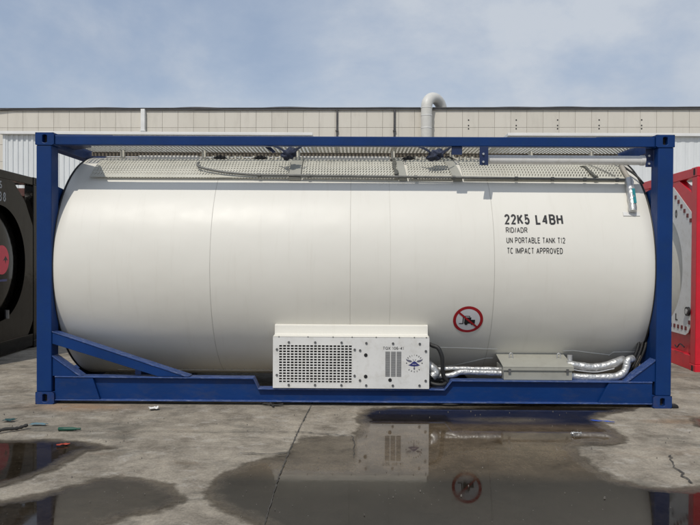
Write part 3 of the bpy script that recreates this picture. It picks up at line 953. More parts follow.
# white ledges and the two spill boxes; slanted bars model sun stripes falling through the grating
for x0, x1 in ((-2.31, -1.66), (-0.60, 0.38)):
    MB().box(x0, x1, 0.80, 0.85, 2.440, 2.492).build('top_ledge', M['white'], TC, 0.004)
for x0, x1, sgnx in ((-1.60, -0.70, -1), (0.42, 1.28, 1)):
    sb = MB().box(x0, x1, 0.93, 1.50, 2.475, 2.492).build('spill_box', M['cream'], TC)
    MB().box(x0, x1, 0.86, 0.872, 2.432, 2.446).build('spill_lip', M['white'], sb)
    n = 12
    for k in range(n):
        xx = x0 + 0.05 + (x1 - x0 - 0.12) * k / (n - 1)
        if k % 6 in (0,):
            continue
        MB().prism([(xx, 2.446), (xx + 0.036, 2.446), (xx + 0.036 + sgnx * 0.05, 2.505), (xx + sgnx * 0.05, 2.505)], 'y', 0.875, 0.90).build('sun_stripe', M['cream'], sb)
    for k in (0.12, 0.60):
        xx = x0 + (x1 - x0) * k
        MB().prism([(xx - 0.02, 2.47), (xx + 0.06, 2.452), (xx + 0.13, 2.475), (xx + 0.06, 2.505)], 'y', 0.80, 0.86).build('latch', M['black'], sb, 0.004)
# rolled dark straps tied to the rail
def bundle(x, z, w, h, seed):
    """A dark strap folded over itself several times and tied up in a lump, with two loose tails."""
    nu, nv = 40, 28
    vs, fs = [], []
    for j in range(nv + 1):
        th = math.pi * j / nv
        for i in range(nu):
            ph = 2 * math.pi * i / nu
            d = Vector((math.sin(th) * math.cos(ph), math.sin(th) * math.sin(ph), math.cos(th)))
            q = d * 1.5 + Vector((seed * 3.7, 0, 0))
            r = 1.0 + 0.42 * noise.noise(q) + 0.24 * abs(noise.noise(q * 2.6)) + 0.10 * math.sin(9 * d.x + 6 * d.z + seed)
            vs.append((x + d.x * r * w, 0.44 + d.y * r * 0.055, z + d.z * r * h + d.x * 0.02))
    for j in range(nv):
        for i in range(nu):
            fs.append((j * nu + i, (j + 1) * nu + i, (j + 1) * nu + (i + 1) % nu, j * nu + (i + 1) % nu))
    o = MB().add(vs, fs, True).build('strap_bundle', M['strap'], TC, merge=True)
    for sx, ln in ((-1, 0.10), (1, 0.07)):
        pp = smooth_path([(x + sx * w * 0.5, 0.40, z - 0.01), (x + sx * w * 0.95, 0.385, z + 0.03), (x + sx * (w + 0.03), 0.39, z + 0.05), (x + sx * (w + ln), 0.42, z + 0.085)], 6)
        L = [(p.x, p.y, p.z - 0.013) for p in pp]; U = [(p.x, p.y, p.z + 0.013) for p in pp]
        n = len(pp)
        t = MB().add(L + U, [(k, k + 1, n + k + 1, n + k) for k in range(n - 1)]).build('strap_tail', M['strap'], o, recalc=False)
        md = t.modifiers.new('t', 'SOLIDIFY'); md.thickness = 0.005
    return o
bundle(-0.655, 2.462, 0.068, 0.058, 3)
bundle(0.83, 2.458, 0.085, 0.050, 5)
MB().box(0.93, 1.03, 0.03, 0.05, 2.40, 2.477).build('rail_bracket', M['navy'], TC, 0.003)
MB().prism([(-0.86, 2.477), (-0.80, 2.477), (-0.75, 2.43), (-0.78, 2.42)], 'y', 0.10, 0.112).build('rail_bracket', M['navy'], TC, 0.002)

# document tube under the right half of the rail
dt = MB().tube([(1.285, 0.13, 2.368), (2.79, 0.13, 2.366)], 0.044, 28).build('document_tube', M['white'], TC)
MB().tube([(2.76, 0.13, 2.366), (2.798, 0.13, 2.366)], 0.049, 28).build('end_cap', M['white'], dt)
for x0, x1 in ((1.193, 1.276), (2.80, 2.872)):
    br = MB().box(x0, x1, 0.014 if x0 < 2 else 0.10, 0.022 if x0 < 2 else 0.108, 2.300, 2.4775).build('tube_bracket', M['navy'], TC, 0.002)
    for z in (2.33, 2.405):
        MB().tube([((x0 + x1) / 2 - 0.008, -0.002 if x0 < 2 else 0.084, z), ((x0 + x1) / 2 - 0.008, 0.016 if x0 < 2 else 0.102, z)], 0.011, 6).build('bolt', M['zinc'], br)

# thermometer pocket wrapped in foil on the right shoulder, with its cable
T0, T1 = Vector(on_tank(2.690, 27.0, 0.035)), Vector(on_tank(2.735, 45.5, 0.055))
path = [T0.lerp(T1, t) + Vector((0, -0.012 * math.sin(t * 3.1), 0)) for t in (0, .12, .25, .4, .55, .7, .8, .9, 1.0)]
pk = MB().tube(path, [0.036, 0.040, 0.036, 0.040, 0.037, 0.042, 0.036, 0.044, 0.036], 20).build('sensor_pocket', M['foil'], TC)
mb = MB()
ua, ub = -0.02, 0.02
c0, c1 = path[2], path[5]
mb.add([c0 + Vector((-0.004, -0.050, 0.0)), c0 + Vector((0.028, -0.042, 0.0)), c1 + Vector((0.028, -0.042, 0)), c1 + Vector((-0.004, -0.050, 0))], [(0, 1, 2, 3)])
o = mb.build('teal_label', M['teal'], pk, recalc=False)
md = o.modifiers.new('t', 'SOLIDIFY'); md.thickness = 0.002
mb = MB()
vs = []
for off in (0.001, 0.008):
    for u, d in ((2.605, 25.6), (2.765, 25.6), (2.765, 27.6), (2.605, 27.6)):
        vs.append(on_tank(u, d, off))
mb.add(vs, [(0, 1, 2, 3), (7, 6, 5, 4), (0, 1, 5, 4), (1, 2, 6, 5), (2, 3, 7, 6), (3, 0, 4, 7)]).build('mount_plate', M['white'], pk)
MB().tube(smooth_path([on_tank(2.66, 66, 0.06), on_tank(2.70, 60, 0.07), on_tank(2.76, 55, 0.06), on_tank(2.83, 49, 0.05), on_tank(2.88, 44, 0.03)], 6), 0.011, 8).build('cable', M['hose'], TC)
MB().tube(smooth_path([on_tank(2.74, 46, 0.05), on_tank(2.73, 52, 0.06), on_tank(2.745, 58, 0.05)], 6), 0.024, 10).build('copper_stub', M['beam'], TC)
MB().tube(smooth_path([on_tank(2.34, 62, 0.05), on_tank(2.46, 57, 0.05), on_tank(2.62, 48.5, 0.05)], 6), 0.004, 6).build('stay_wire', M['grip'], TC)

# the white cooling unit
UX0, UX1, UZ0, UZ1 = -0.760, 0.727, 0.172, 0.657
unit = MB().box(UX0, UX1, 0.062, 0.62, UZ0, UZ1).build('cooling_unit', M['white'], TC)
def ux(px): return UX0 + (px - 273) * 0.009532
def uz(py): return 0.657 - (py - 337) * 0.00935
gx0, gx1, gz0, gz1 = ux(278.8), ux(352.2), uz(383.6), uz(344.6)
mb = MB()
mb.box(UX0, gx0, -0.004, 0.061, UZ0, UZ1); mb.box(gx0, gx1, -0.004, 0.061, UZ0, gz0); mb.box(gx0, gx1, -0.004, 0.061, gz1, UZ1)
mb.box(gx1, UX1, -0.004, 0.061, UZ0, UZ1)
mb.build('front_panel', M['white'], unit, merge=True)
mb = MB()
perforate(mb, lambda u, v: (u, -0.002, v), gx0, gx1, gz0, gz1, 19, 14, 0.0, 0.74, 0.63)
gr = mb.build('grille', M['white'], unit, recalc=False, merge=True)
md = gr.modifiers.new('t', 'SOLIDIFY'); md.thickness = 0.006; md.offset = 0
MB().box(gx0 + 0.002, gx1 - 0.002, 0.050, 0.060, gz0 + 0.002, gz1 - 0.002).build('grille_shade', M['dark'], unit)  # black sheet painted as the shade behind the grille
MB().prism([(-0.003, UZ1 + 0.001), (0.62, UZ1 + 0.001), (0.62, 0.785), (0.165, 0.768), (0.128, 0.758), (0.120, 0.672), (-0.003, 0.666)], 'x', UX0 + 0.001, UX1 - 0.001).build('unit_hood', M['tank'], unit, 0.004)
for px in (279, 308, 333, 352, 376, 399, 414, 426):
    MB().tube([(ux(px), -0.007, 0.6605), (ux(px), -0.0025, 0.6605)], 0.006, 8).build('hood_bolt', M['steel'], unit)
mb = MB()
for px, py in ((288.9, 342.2), (315.2, 342.2), (341.5, 342.2), (366.2, 342.6), (392.8, 342.8), (419.4, 343), (277.0, 349.5), (277.0, 375.6), (354.6, 349.3), (360, 350),
               (354.6, 375.9), (360, 380.5), (288.9, 385.6), (315.2, 385.6), (341.5, 385.6), (366.2, 385.6), (392.8, 385.6), (419.4, 385.4), (425.5, 350.4), (425.5, 380.5)):
    x, z = ux(px), uz(py)
    MB().tube([(x, -0.012, z), (x, -0.0035, z)], 0.0115, 10).build('bolt', M['steel'], unit)
for px, py in ((365.7, 354.8), (365.7, 376.6), (390, 380)):
    x, z = ux(px), uz(py)
    MB().tube([(x, -0.008, z), (x, -0.0035, z)], 0.017, 20).build('hole_disc', M['black'], unit)  # flat black disc paints the shade inside a hole
vent = MB()
for k in range(3):
    a = ux(385.3) + k * 0.0535
    vent.box(a, a + 0.043, -0.0065, -0.0042, uz(376.4), uz(351))
vo = vent.build('vent_grille', M['ventgrey'], unit)
mb = MB()
for k in range(3):
    a = ux(385.3) + k * 0.0535
    for j in range(22):
        z = uz(376.4) + 0.003 + j * 0.0108
        mb.box(a + 0.002, a + 0.041, -0.0085, -0.0066, z, z + 0.0055)
mb.build('louvre_slats', M['slat'], vo)
def unit_text(body, x0, x1, z0, z1, mat, bold=0.0, parent=unit):
    vs, fs = fit_text(body, x0, x1, z0, z1, bold)
    return MB().add([(x, -0.0055, z) for x, z in vs], fs).build('lettering', mat, parent, recalc=False)
unit_text('TQX 106-41', ux(383.0), ux(403.3), uz(349.2), uz(346.2), M['ink'], 0.0)
# emblem: hull shape with two wings between two arcs of letters
EX, EZ = ux(414.1), uz(363.2)
EY = -0.0055
K = 0.00945 / 20.2                                                   # zoomed photo pixels to metres
def epoly(pts, mat, name, parent, y=EY):
    return MB().add([(EX + (a - 287) * K, y, EZ - (b - 262) * K) for a, b in pts], [tuple(range(len(pts)))]).build(name, mat, parent, recalc=False)
emb = epoly([(165, 294), (215, 268), (250, 232), (287, 210), (325, 232), (362, 268), (405, 294), (350, 312), (287, 318), (222, 312)][::-1], M['inkblue'], 'emblem', unit)
for s in (-1, 1):
    q = lambda a, b: (287 + s * a, b)
    for pts in ([(45, 214), (70, 196), (110, 186), (150, 176), (172, 158), (160, 196), (132, 220), (96, 234), (64, 234)], [(8, 200), (20, 182), (36, 166), (30, 184), (22, 200)]):
        P = [q(a, b) for a, b in pts]
        epoly(P if s > 0 else P[::-1], M['inkgrey'], 'wing', emb)
    P = [(287 + s * 157 + 12 * math.cos(t * math.pi / 5), 252 + 12 * math.sin(t * math.pi / 5)) for t in range(10)]
    epoly(P[::-1], M['ink'], 'dot', emb)
epoly([(278, 318), (296, 318), (296, 345), (306, 356), (298, 384), (276, 384), (268, 356), (278, 345)][::-1], M['inkgrey'], 'anchor', emb)
epoly([(245, 272), (330, 272), (330, 280), (245, 280)][::-1], M['signwhite'], 'stripe', emb, EY - 0.0012)
def arc_text(chars, r, a0, a1, inward, h):
    n = len(chars)
    mb = MB()
    for k, ch in enumerate(chars):
        a = math.radians(a0 + (a1 - a0) * k / (n - 1))
        vs, fs, (xa, xb, ya, yb) = text_mesh(ch, 0.015)
        s = h / (yb - ya)
        rot = a - math.pi / 2 if not inward else a + math.pi / 2
        for_v = []
        for x, y in vs:
            lx, ly = (x - (xa + xb) / 2) * s * 0.85, (y - (ya + yb) / 2) * s
            for_v.append((EX + r * math.cos(a) + lx * math.cos(rot) - ly * math.sin(rot), EY, EZ + 0.004 + r * math.sin(a) + lx * math.sin(rot) + ly * math.cos(rot)))
        mb.add(for_v, fs)
    return mb.build('lettering', M['ink'], emb, recalc=False)
arc_text('RELINOR', 0.077, 140, 40, False, 0.016)
arc_text('GROUP', 0.080, 232, 308, True, 0.016)

# hose, foil wrapped pipes and the grey junction box
MB().tube(smooth_path([(0.70, 0.16, 0.60), (0.765, 0.10, 0.572), (0.82, 0.07, 0.55), (0.855, 0.06, 0.47), (0.862, 0.07, 0.38), (0.870, 0.08, 0.30), (0.905, 0.09, 0.235), (0.96, 0.11, 0.185)], 8), 0.020, 12).build('hose', M['hose'], TC)
MB().tube(smooth_path([(0.70, 0.12, 0.235), (0.78, 0.07, 0.205), (0.86, 0.06, 0.20), (0.90, 0.10, 0.22), (0.84, 0.14, 0.235), (0.76, 0.14, 0.23)], 8), 0.018, 10).build('hose', M['hose'], TC)
def foil(pts, r, n=8):
    pp = smooth_path(pts, n)
    return MB().tube(pp, [r * (1 + 0.16 * noise.noise(p * 14.0) + 0.07 * noise.noise(p * 45.0)) for p in pp], 18).build('foil_pipe', M['foil'], TC)
foil([(0.70, 0.16, 0.40), (0.76, 0.12, 0.36), (0.80, 0.11, 0.31), (0.76, 0.10, 0.27)], 0.045)
foil([(0.72, 0.13, 0.305), (0.83, 0.12, 0.275), (0.96, 0.12, 0.285), (1.05, 0.13, 0.312), (1.20, 0.13, 0.31), (1.44, 0.13, 0.305)], 0.026)
foil([(0.78, 0.18, 0.325), (1.00, 0.19, 0.335), (1.25, 0.19, 0.332), (1.46, 0.19, 0.330)], 0.022)
foil([(2.08, 0.16, 0.385), (2.18, 0.15, 0.378), (2.30, 0.14, 0.362), (2.42, 0.14, 0.372), (2.53, 0.15, 0.400), (2.60, 0.17, 0.425), (2.64, 0.20, 0.43)], 0.040)
foil([(2.10, 0.13, 0.282), (2.25, 0.11, 0.272), (2.42, 0.10, 0.275), (2.54, 0.10, 0.285), (2.615, 0.11, 0.325), (2.645, 0.12, 0.385), (2.66, 0.13, 0.435), (2.72, 0.16, 0.45)], 0.036)
for dx in (0.0, 0.035, 0.07):
    MB().tube(smooth_path([(2.68 + dx, 0.26, 0.28), (2.74 + dx, 0.25, 0.38), (2.80 + dx, 0.25, 0.52), (2.83 + dx, 0.27, 0.62)], 6), 0.014, 8).build('hose', M['hose'], TC)
MB().tube(smooth_path([(2.05, 0.11, 0.36), (2.20, 0.10, 0.335), (2.35, 0.095, 0.327), (2.52, 0.10, 0.36)], 6), 0.006, 6).build('cable', M['zinc'], TC)
JX0, JX1 = 1.448, 2.10
jb = MB().box(JX0, JX1, 0.050, 0.38, 0.253, 0.372).build('junction_box', M['boxgrey'], TC, 0.003)
vs = [(JX0 - 0.012, 0.036, 0.374), (JX1 + 0.012, 0.036, 0.374), (JX1 + 0.012, 0.40, 0.455), (JX0 - 0.012, 0.40, 0.455)]
lid = MB().add(vs + [(a, b, c + 0.010) for a, b, c in vs], [(0, 3, 2, 1), (4, 5, 6, 7), (0, 1, 5, 4), (1, 2, 6, 5), (2, 3, 7, 6), (3, 0, 4, 7)]).build('lid', M['boxgrey'], jb, 0.002)
MB().box(JX0 - 0.012, JX1 + 0.012, 0.036, 0.048, 0.345, 0.373).build('lid_lip', M['boxgrey'], jb, 0.002)
for x in (1.56, 2.03):
    MB().tube([(x + 0.018 * math.cos(t * math.pi / 8), 0.25, 0.452 + 0.030 * math.sin(t * math.pi / 8)) for t in range(-2, 11)], 0.005, 8).build('hasp', M['zinc'], jb)
for x in (JX0 + 0.05, JX1 - 0.05):
    MB().box(x - 0.012, x + 0.012, 0.030, 0.0355, 0.325, 0.362).build('latch', M['steel'], jb)
MB().tube([(2.13, 0.22, 0.40), (2.13, 0.22, 0.47)], 0.026, 12).build('valve', M['zinc'], TC)

# ------------------------------------------------------------------ the two neighbouring tank containers
def neighbour(root, d, frame, tankm, platem, outline, bars):
    """End face in the plane x=0 of the empty; the container runs away along d."""
    L, W = 6.058, 1.219
    for x0 in (0, L - 0.15):
        for s in (-1, 1):
            a, b = sorted((d * (x0 + 0.004), d * (x0 + 0.146)))
            c, e = sorted((s * (W - 0.005), s * (W - 0.155)))
            MB().box(a, b, c, e, 0.118, 2.473).build('corner_post', frame, root, 0.01)
    for x0 in (0, L - 0.178):
        for s in (-1, 1):
            for z in (0.0, 2.473):
                a, b = sorted((d * x0, d * (x0 + 0.178)))
                c, e = sorted((s * W, s * (W - 0.162)))
                cc = MB().box(a, b, c, e, z, z + 0.118).build('corner_casting', frame, root, 0.008)
                pts = []
                for k in range(20):
                    t = 2 * math.pi * k / 20
                    pts.append((s * (W - 0.081) + 0.026 * math.cos(t), z + 0.059 + 0.026 * math.sin(t) + math.copysign(0.018, math.sin(t))))
                MB().prism(pts, 'x', d * x0 - d * 0.002, d * x0 + d * 0.02).build('aperture', M['dark'], cc)
    for x0 in (0.01, L - 0.13):
        a, b = sorted((d * x0, d * (x0 + 0.12)))
        MB().box(a, b, -W + 0.164, W - 0.164, 2.470, 2.586).build('header', frame, root, 0.006)
        MB().box(a, b, -W + 0.164, W - 0.164, 0.030, 0.215).build('sill', frame, root, 0.006)
        for sy in (-1, 1):                                          # plates across the upper corners of the end frame
            if bars:
                MB().prism([(sy * y, z) for y, z in bars], 'x', a + 0.006, b - 0.02).build('corner_plate', frame, root, 0.003)
    for s in (-1, 1):
        a, b = sorted((d * 0.179, d * (L - 0.179)))
        c, e = sorted((s * W, s * (W - 0.09)))
        MB().box(a, b, c, e, 2.486, 2.580).build('top_rail', frame, root, 0.006)
        MB().box(a, b, c, e, 0.035, 0.230).build('bottom_rail', frame, root, 0.006)
    prof = [(d * 0.03, 0.0), (d * 0.035, 0.25), (d * 0.055, 0.50), (d * 0.095, 0.72), (d * 0.15, 0.85), (d * 0.20, 0.93), (d * 0.235, 0.955), (d * 0.25, 0.955), (d * 0.252, 1.16), (d * 0.27, 1.175)]
    prof += [(d * (0.27 + (L - 0.54) * k / 20), 1.175) for k in range(1, 20)]
    prof += [(d * (L - 0.27), 1.175), (d * (L - 0.25), 1.12), (d * (L - 0.14), 0.8), (d * (L - 0.06), 0.0)]
    tk = MB().lathe_x(prof, 0, 1.30, 96).build('tank', tankm, root, merge=True)
    # eight sided end plate with a round opening for the dished end
    n = 96
    out, inn = [], []
    full = outline + [(-y, z) for y, z in reversed(outline)]
    for k in range(n):
        t = 2 * math.pi * (k + 0.5) / n
        ca, sa = math.cos(t), math.sin(t)
        r = 9.0
        for (ay, az), (by, bz) in zip(full, full[1:] + full[:1]):
            ex, ez = by - ay, bz - az
            den = ca * ez - sa * ex
            if abs(den) < 1e-9:
                continue
            q = (ay * ez - (az - 1.30) * ex) / den
            w = (ay * sa - (az - 1.30) * ca) / den
            if q > 0 and -1e-6 <= w <= 1 + 1e-6:
                r = min(r, q)
        out.append((r * ca, 1.30 + r * sa))
        q = min(0.80, r - 0.04)
        inn.append((q * ca, 1.30 + q * sa))
    mb = MB()
    for x in (d * 0.012, d * 0.023):
        mb.add([(x, a, b) for a, b in out + inn], [(k, (k + 1) % n, n + (k + 1) % n, n + k) for k in range(n)])
    m2 = len(mb.v) // 2
    mb.f += [(k, (k + 1) % n, m2 + (k + 1) % n, m2 + k) for k in range(n)]; mb.sm += [False] * n
    plate = mb.build('end_plate', platem, root)
    MB().lathe_x([(d * 0.022, 0.802), (d * 0.10, 0.862), (d * 0.243, 0.962)], 0, 1.30, 96).build('skirt', tankm, plate)
    return tk, plate

def side_text(body, d, y0, y1, z0, z1, x, mat, parent, mirror):
    vs, fs = fit_text(body, 0, 1, z0, z1, 0.02)
    mb = MB().add([(x, y0 + (y1 - y0) * u if not mirror else y1 - (y1 - y0) * u, z) for u, z in vs], fs)
    return mb.build('lettering', mat, parent, recalc=False)

RC = thing('tank_container', 'red framed tank container with white end plate dotted with dark red squares', 'tank container', (4.325, 3.235, -0.03), math.radians(-3.0))
tk, pl = neighbour(RC, 1, M['red'], M['cream'], M['white'], [(0.50, 2.397), (1.062, 2.022), (1.062, 0.60), (0.95, 0.455)],
                   [(0.36, 2.4695), (0.66, 2.4695), (1.062, 2.27), (1.062, 2.025), (0.50, 2.399)])
def squares(pts):
    for y, z in pts:
        MB().box(0.005, 0.0115, y - 0.025, y + 0.025, z - 0.025, z + 0.025).build('square_mark', M['redmark'], pl)
sq = []
for s in (-1, 1):
    for k in range(6):
        sq.append((s * (0.567 + 0.092 * k), 2.261 - 0.066 * k))
    sq.append((s * 1.02, 0.63))
for k in range(17):
    sq.append((-0.92 + 0.115 * k, 0.545))
squares(sq)
side_text('0', 1, -0.56, -0.62, 1.985, 2.095, 0.008, M['ink'], pl, False)
side_text('L', 1, -0.60, -0.67, 0.62, 0.72, 0.008, M['ink'], pl, False)
gauge = MB().tube([(-0.020, -1.00, 0.77), (0.011, -1.00, 0.77)], 0.058, 24).build('gauge', M['ink'], RC)
MB().tube([(-0.026, -1.00, 0.77), (-0.0205, -1.00, 0.77)], 0.034, 24).build('gauge_face', M['zinc'], gauge)
MB().tube(smooth_path([(-0.005, -0.92, 0.30), (-0.01, -0.80, 0.33), (-0.005, -0.70, 0.27), (0.0, -0.62, 0.29)], 5), 0.008, 6).build('cable', M['ink'], RC)
MB().box(0.070, 0.082, -1.05, 1.05, 0.217, 0.62).build('end_panel', M['red'], RC)
MB().box(0.25, 0.9, -0.95, -0.2, 2.50, 2.53).build('walkway', M['zinc'], RC)

BC = thing('tank_container', 'black glossy tank container with a round red sticker on its dished end', 'tank container', (-4.83, 2.75, 0.0), math.radians(2.0))
tk, pl = neighbour(BC, -1, M['blackpaint'], M['blackpaint'], M['blackpaint'], [(0.42, 2.468), (0.80, 2.20), (1.062, 1.84), (1.062, 0.42), (0.90, 0.218)], None)
st = MB().tube([(0.012, 0.03, 1.345), (0.020, 0.03, 1.345)], 0.20, 40).build('sticker', M['sticker'], BC)
mb = MB().prism([(0.06, 1.33), (0.13, 1.40), (0.20, 1.33), (0.15, 1.345), (0.13, 1.29), (0.11, 1.345)], 'x', 0.0205, 0.0212).build('sticker_symbol', M['ink'], st)
side_text('8', -1, 0.12, 0.20, 2.15, 2.28, -0.008, M['inkdim'], pl, False)
side_text('B', -1, 0.0, 0.08, 2.15, 2.28, -0.008, M['inkdim'], pl, False)
side_text('S', -1, 0.02, 0.09, 2.325, 2.43, -0.008, M['inkdim'], pl, False)
MB().box(-0.046, -0.022, -0.15, 0.26, 1.045, 1.075).build('blue_script', M['inkblue'], BC)
for y in (-0.25, 0.25):
    MB().tube([(-0.02, y, 0.52), (-0.02, y, 0.64)], 0.03, 12).build('outlet_valve', M['steel'], BC)

# ------------------------------------------------------------------ things further back
def corrugated(mb, x0, x1, y, z0, z1, pitch, depth):
    xs = []
    x = x0
    while x < x1:
        for dx, dy in ((0, 0), (0.34, 0), (0.42, 1), (0.80, 1), (0.94, 0)):
            if x + dx * pitch <= x1:
                xs.append((x + dx * pitch, y + dy * depth))
        x += pitch
    xs.append((x1, y))
    n = len(xs)
    mb.add([(a, b, z0) for a, b in xs] + [(a, b, z1) for a, b in xs], [(k, k + 1, n + k + 1, n + k) for k in range(n - 1)])

def shed(label, loc, rz, length, h, pitch, depth):
    t = thing('corrugated_shed', label, 'shed', loc, rz, 'white sheds behind the containers')
    mb = MB(); corrugated(mb, 0.10, length - 0.10, 0.0, 0.0, h - 0.092, pitch, depth)
    mb.build('front_wall', M['shed'], t, recalc=False)
    for x in (0.0, length - 0.10):
        MB().box(x, x + 0.0995, -0.02, 5.0, 0.0, h - 0.093).build('corner_post', M['shed'], t)
    MB().box(0.0, length, 4.9, 5.0, 0.0, h - 0.094).build('rear_wall', M['shed'], t)
    rf = MB().prism([(-0.08, h - 0.09), (5.1, h - 0.09), (5.1, h - 0.02), (-0.08, h)], 'x', -0.08, length + 0.08).build('roof', M['shed'], t)
    MB().box(-0.09, length + 0.09, -0.135, -0.082, h - 0.09, h + 0.012).build('gutter', M['gutter'], rf, 0.01)
    return t
shed('long white corrugated shed behind the left half of the blue frame', (-12.72, 17.9, 0), math.radians(0.3), 11.10, 5.79, 0.185, 0.035)
shed('smooth white shed behind the upper right corner of the blue frame', (5.50, 17.7, 0), math.radians(-0.5), 13.0, 5.76, 0.30, 0.012)

# rust red container behind the black tank
RB = thing('shipping_container', 'rust red box container behind the black tank', 'shipping container', (-11.4, 5.4, 0), math.radians(1.0))
mb = MB(); corrugated(mb, 0.12, 5.95, 0.03, 0.14, 2.44, 0.26, 0.035)
mb.build('side_wall', M['rust'], RB, recalc=False)
mb = MB().box(0, 0.12, 0, 0.12, 0, 2.59).box(5.94, 6.06, 0, 0.12, 0, 2.59).box(0, 0.12, 2.30, 2.43, 0, 2.59).box(5.94, 6.06, 2.30, 2.43, 0, 2.59)
mb.build('corner_posts', M['rust'], RB, 0.01)
MB().box(0.121, 5.939, -0.005, 0.10, 2.44, 2.585).build('top_rail', M['rust'], RB, 0.006)
MB().box(0.121, 5.939, -0.005, 0.10, 0.0, 0.14).build('bottom_rail', M['rust'], RB, 0.006)
MB().box(0.122, 5.938, 0.101, 2.40, 2.45, 2.57).build('roof', M['rust'], RB)
MB().box(5.95, 6.03, 0.121, 2.299, 0.02, 2.449).build('end_wall', M['rust'], RB)
for z in (1.95, 2.15):
    MB().box(0.2, 5.9, -0.03, 0.028, z, z + 0.06).build('lashing_rail', M['beam'], RB)

# ------------------------------------------------------------------ the long building
BD = thing('factory_building', 'long beige panelled building with a dark roof edge across the back', 'building', (0, 36.0, 0), math.radians(-1.4))
BX0, BX1, BH = -45.0, 21.6, 10.62
panels, tint = MB(), []
rows = [BH - 0.16 - 1.075 * k for k in range(0, 11)]
for r in range(10):
    z1, z0 = rows[r], max(0.02, rows[r + 1])
    x = BX1
    while x > BX0 + 0.5:
        panels.box(x - 0.995 + 0.009, x - 0.009, -0.04, 0.0, z0 + 0.009, z1 - 0.009)
        tint += [random.random()] * 8
        x -= 0.995
wall = panels.build('wall', M['panel'], BD, recalc=False)
at = wall.data.attributes.new('tint', 'FLOAT', 'POINT')
at.data.foreach_set('value', tint)
MB().box(BX0, BX1, 0.001, 14.0, 0.0, BH - 0.17).build('wall_backing', M['beam'], BD)
roof = MB().box(BX0 - 0.2, BX1 + 0.15, -0.14, 14.2, BH - 0.155, BH - 0.06).build('roof', M['roofedge'], BD)
mb = MB()
n = 240
top, bot = [], []
for k in range(n + 1):
    x = BX0 - 0.2 + (BX1 - BX0 + 0.35) * k / n
    p = noise.noise(Vector((x * 0.35, 3.1, 0))); q = noise.noise(Vector((x * 0.23, 9.7, 0)))
    top.append((x, BH - 0.01 + 0.09 * max(0, p)))
    bot.append((x, BH - 0.058 - 0.34 * max(0, q - 0.18)))
vs = [(x, -0.20, z) for x, z in bot] + [(x, -0.20, z) for x, z in top] + [(x, 0.30, z) for x, z in top] + [(x, 0.30, BH - 0.056) for x, z in bot]
m = n + 1
fs = [(j * m + k, j * m + k + 1, (j + 1) * m + k + 1, (j + 1) * m + k) for j in range(3) for k in range(n)]
mb.add(vs, fs).build('roof_membrane', M['roofblack'], roof)
for x, w, mt in ((-1.15, 0.055, 'roofblack'), (2.44, 0.065, 'roofblack'), (-13.40, 0.13, 'gutter')):
    dp = MB().box(x - w, x + w, -0.30 if mt == 'gutter' else -0.16, -0.06, 0.0, BH - 0.10).build('downpipe', M[mt], BD, 0.02)
    MB().box(x - w - 0.03, x + w + 0.03, -0.33 if mt == 'gutter' else -0.18, -0.05, BH - 1.5, BH - 1.42).build('bracket', M[mt], dp)
mb = MB()
for x in (7.05, 10.0, 12.55, 15.1, 17.7):
    for dz in (-0.78, -1.12, -1.32):
        mb.tube([(x, -0.055, BH + dz), (x, -0.038, BH + dz)], 0.045, 10)
mb.build('fixing_holes', M['dark'], BD)
cx, cy, rr = 4.40, -0.50, 0.66
path = [(cx, cy, 0.4), (cx, cy, 4), (cx, cy, 8), (cx, cy, 9.3), (cx, cy, 10.58)]
for k in range(1, 15):
    a = math.pi - math.pi * k / 14
    path.append((cx + (rr + rr * math.cos(a)) * 0.80, cy + (rr + rr * math.cos(a)) * 0.95, 10.58 + 0.66 * math.sin(a)))
path.append((path[-1][0], path[-1][1], 10.1))
vp = MB().tube(path, 0.345, 32).build('vent_duct', M['duct'], BD)
for z in (7.0, 8.4, 9.25, 10.02, 10.50):
    MB().tube([(cx, cy, z - 0.02), (cx, cy, z + 0.02)], 0.362, 32).build('duct_band', M['gutter'], vp)

FB = thing('grey_building', 'pale grey building just beyond the end of the beige building', 'building', (22.6, 40, 0), math.radians(-1.4))
MB().box(0, 14, 0, 10, 0, 9.95).build('wall', M['far'], FB)
MB().box(-0.15, 14.15, -0.15, 10.15, 9.951, 10.15).build('roof', M['roofblack'], FB)
for k in range(4):
    MB().box(1.5 + 3 * k, 2.9 + 3 * k, -0.03, -0.003, 7.0, 8.6).build('window', M['dark'], FB)

# ------------------------------------------------------------------ litter on the concrete
def crumple(name, label, cat, x, y, sx, sy, sz, mat, seed, rz=0.0, res=14, z=0.012):
    vs, fs = [], []
    for i in range(res):
        for j in range(res):
            u, v = i / (res - 1) - 0.5, j / (res - 1) - 0.5
            e = 1 + 0.35 * noise.noise(Vector((u * 3, v * 3, seed)))
            h = 0.5 + 0.5 * noise.noise(Vector((u * 5, v * 5, seed * 3.3)))
            vs.append((u * sx * e, v * sy * e, z + sz * h))
    for i in range(res - 1):
        for j in range(res - 1):
            fs.append((i * res + j, (i + 1) * res + j, (i + 1) * res + j + 1, i * res + j + 1))
    o = MB().add(vs, fs, True).build(name, mat, None, recalc=False)
    md = o.modifiers.new('t', 'SOLIDIFY'); md.thickness = 0.003
    o.location = (x, y, 0); o.rotation_euler = (0, 0, rz)
    return tag(o, label, cat)
bt = thing('plastic_bottle', 'green plastic bottle lying on the concrete before the left corner post', 'bottle', (-2.30, -0.958, 0.017), math.radians(4))
MB().tube([(-0.085, 0, 0), (-0.082, 0, 0), (-0.03, 0, 0), (0.03, 0, 0), (0.06, 0, 0), (0.075, 0, 0)], [0.010, 0.015, 0.016, 0.015, 0.009, 0.007], 16).build('body', M['green'], bt)
MB().tube([(0.0745, 0, 0), (0.092, 0, 0)], 0.009, 12).build('cap', M['green'], bt)
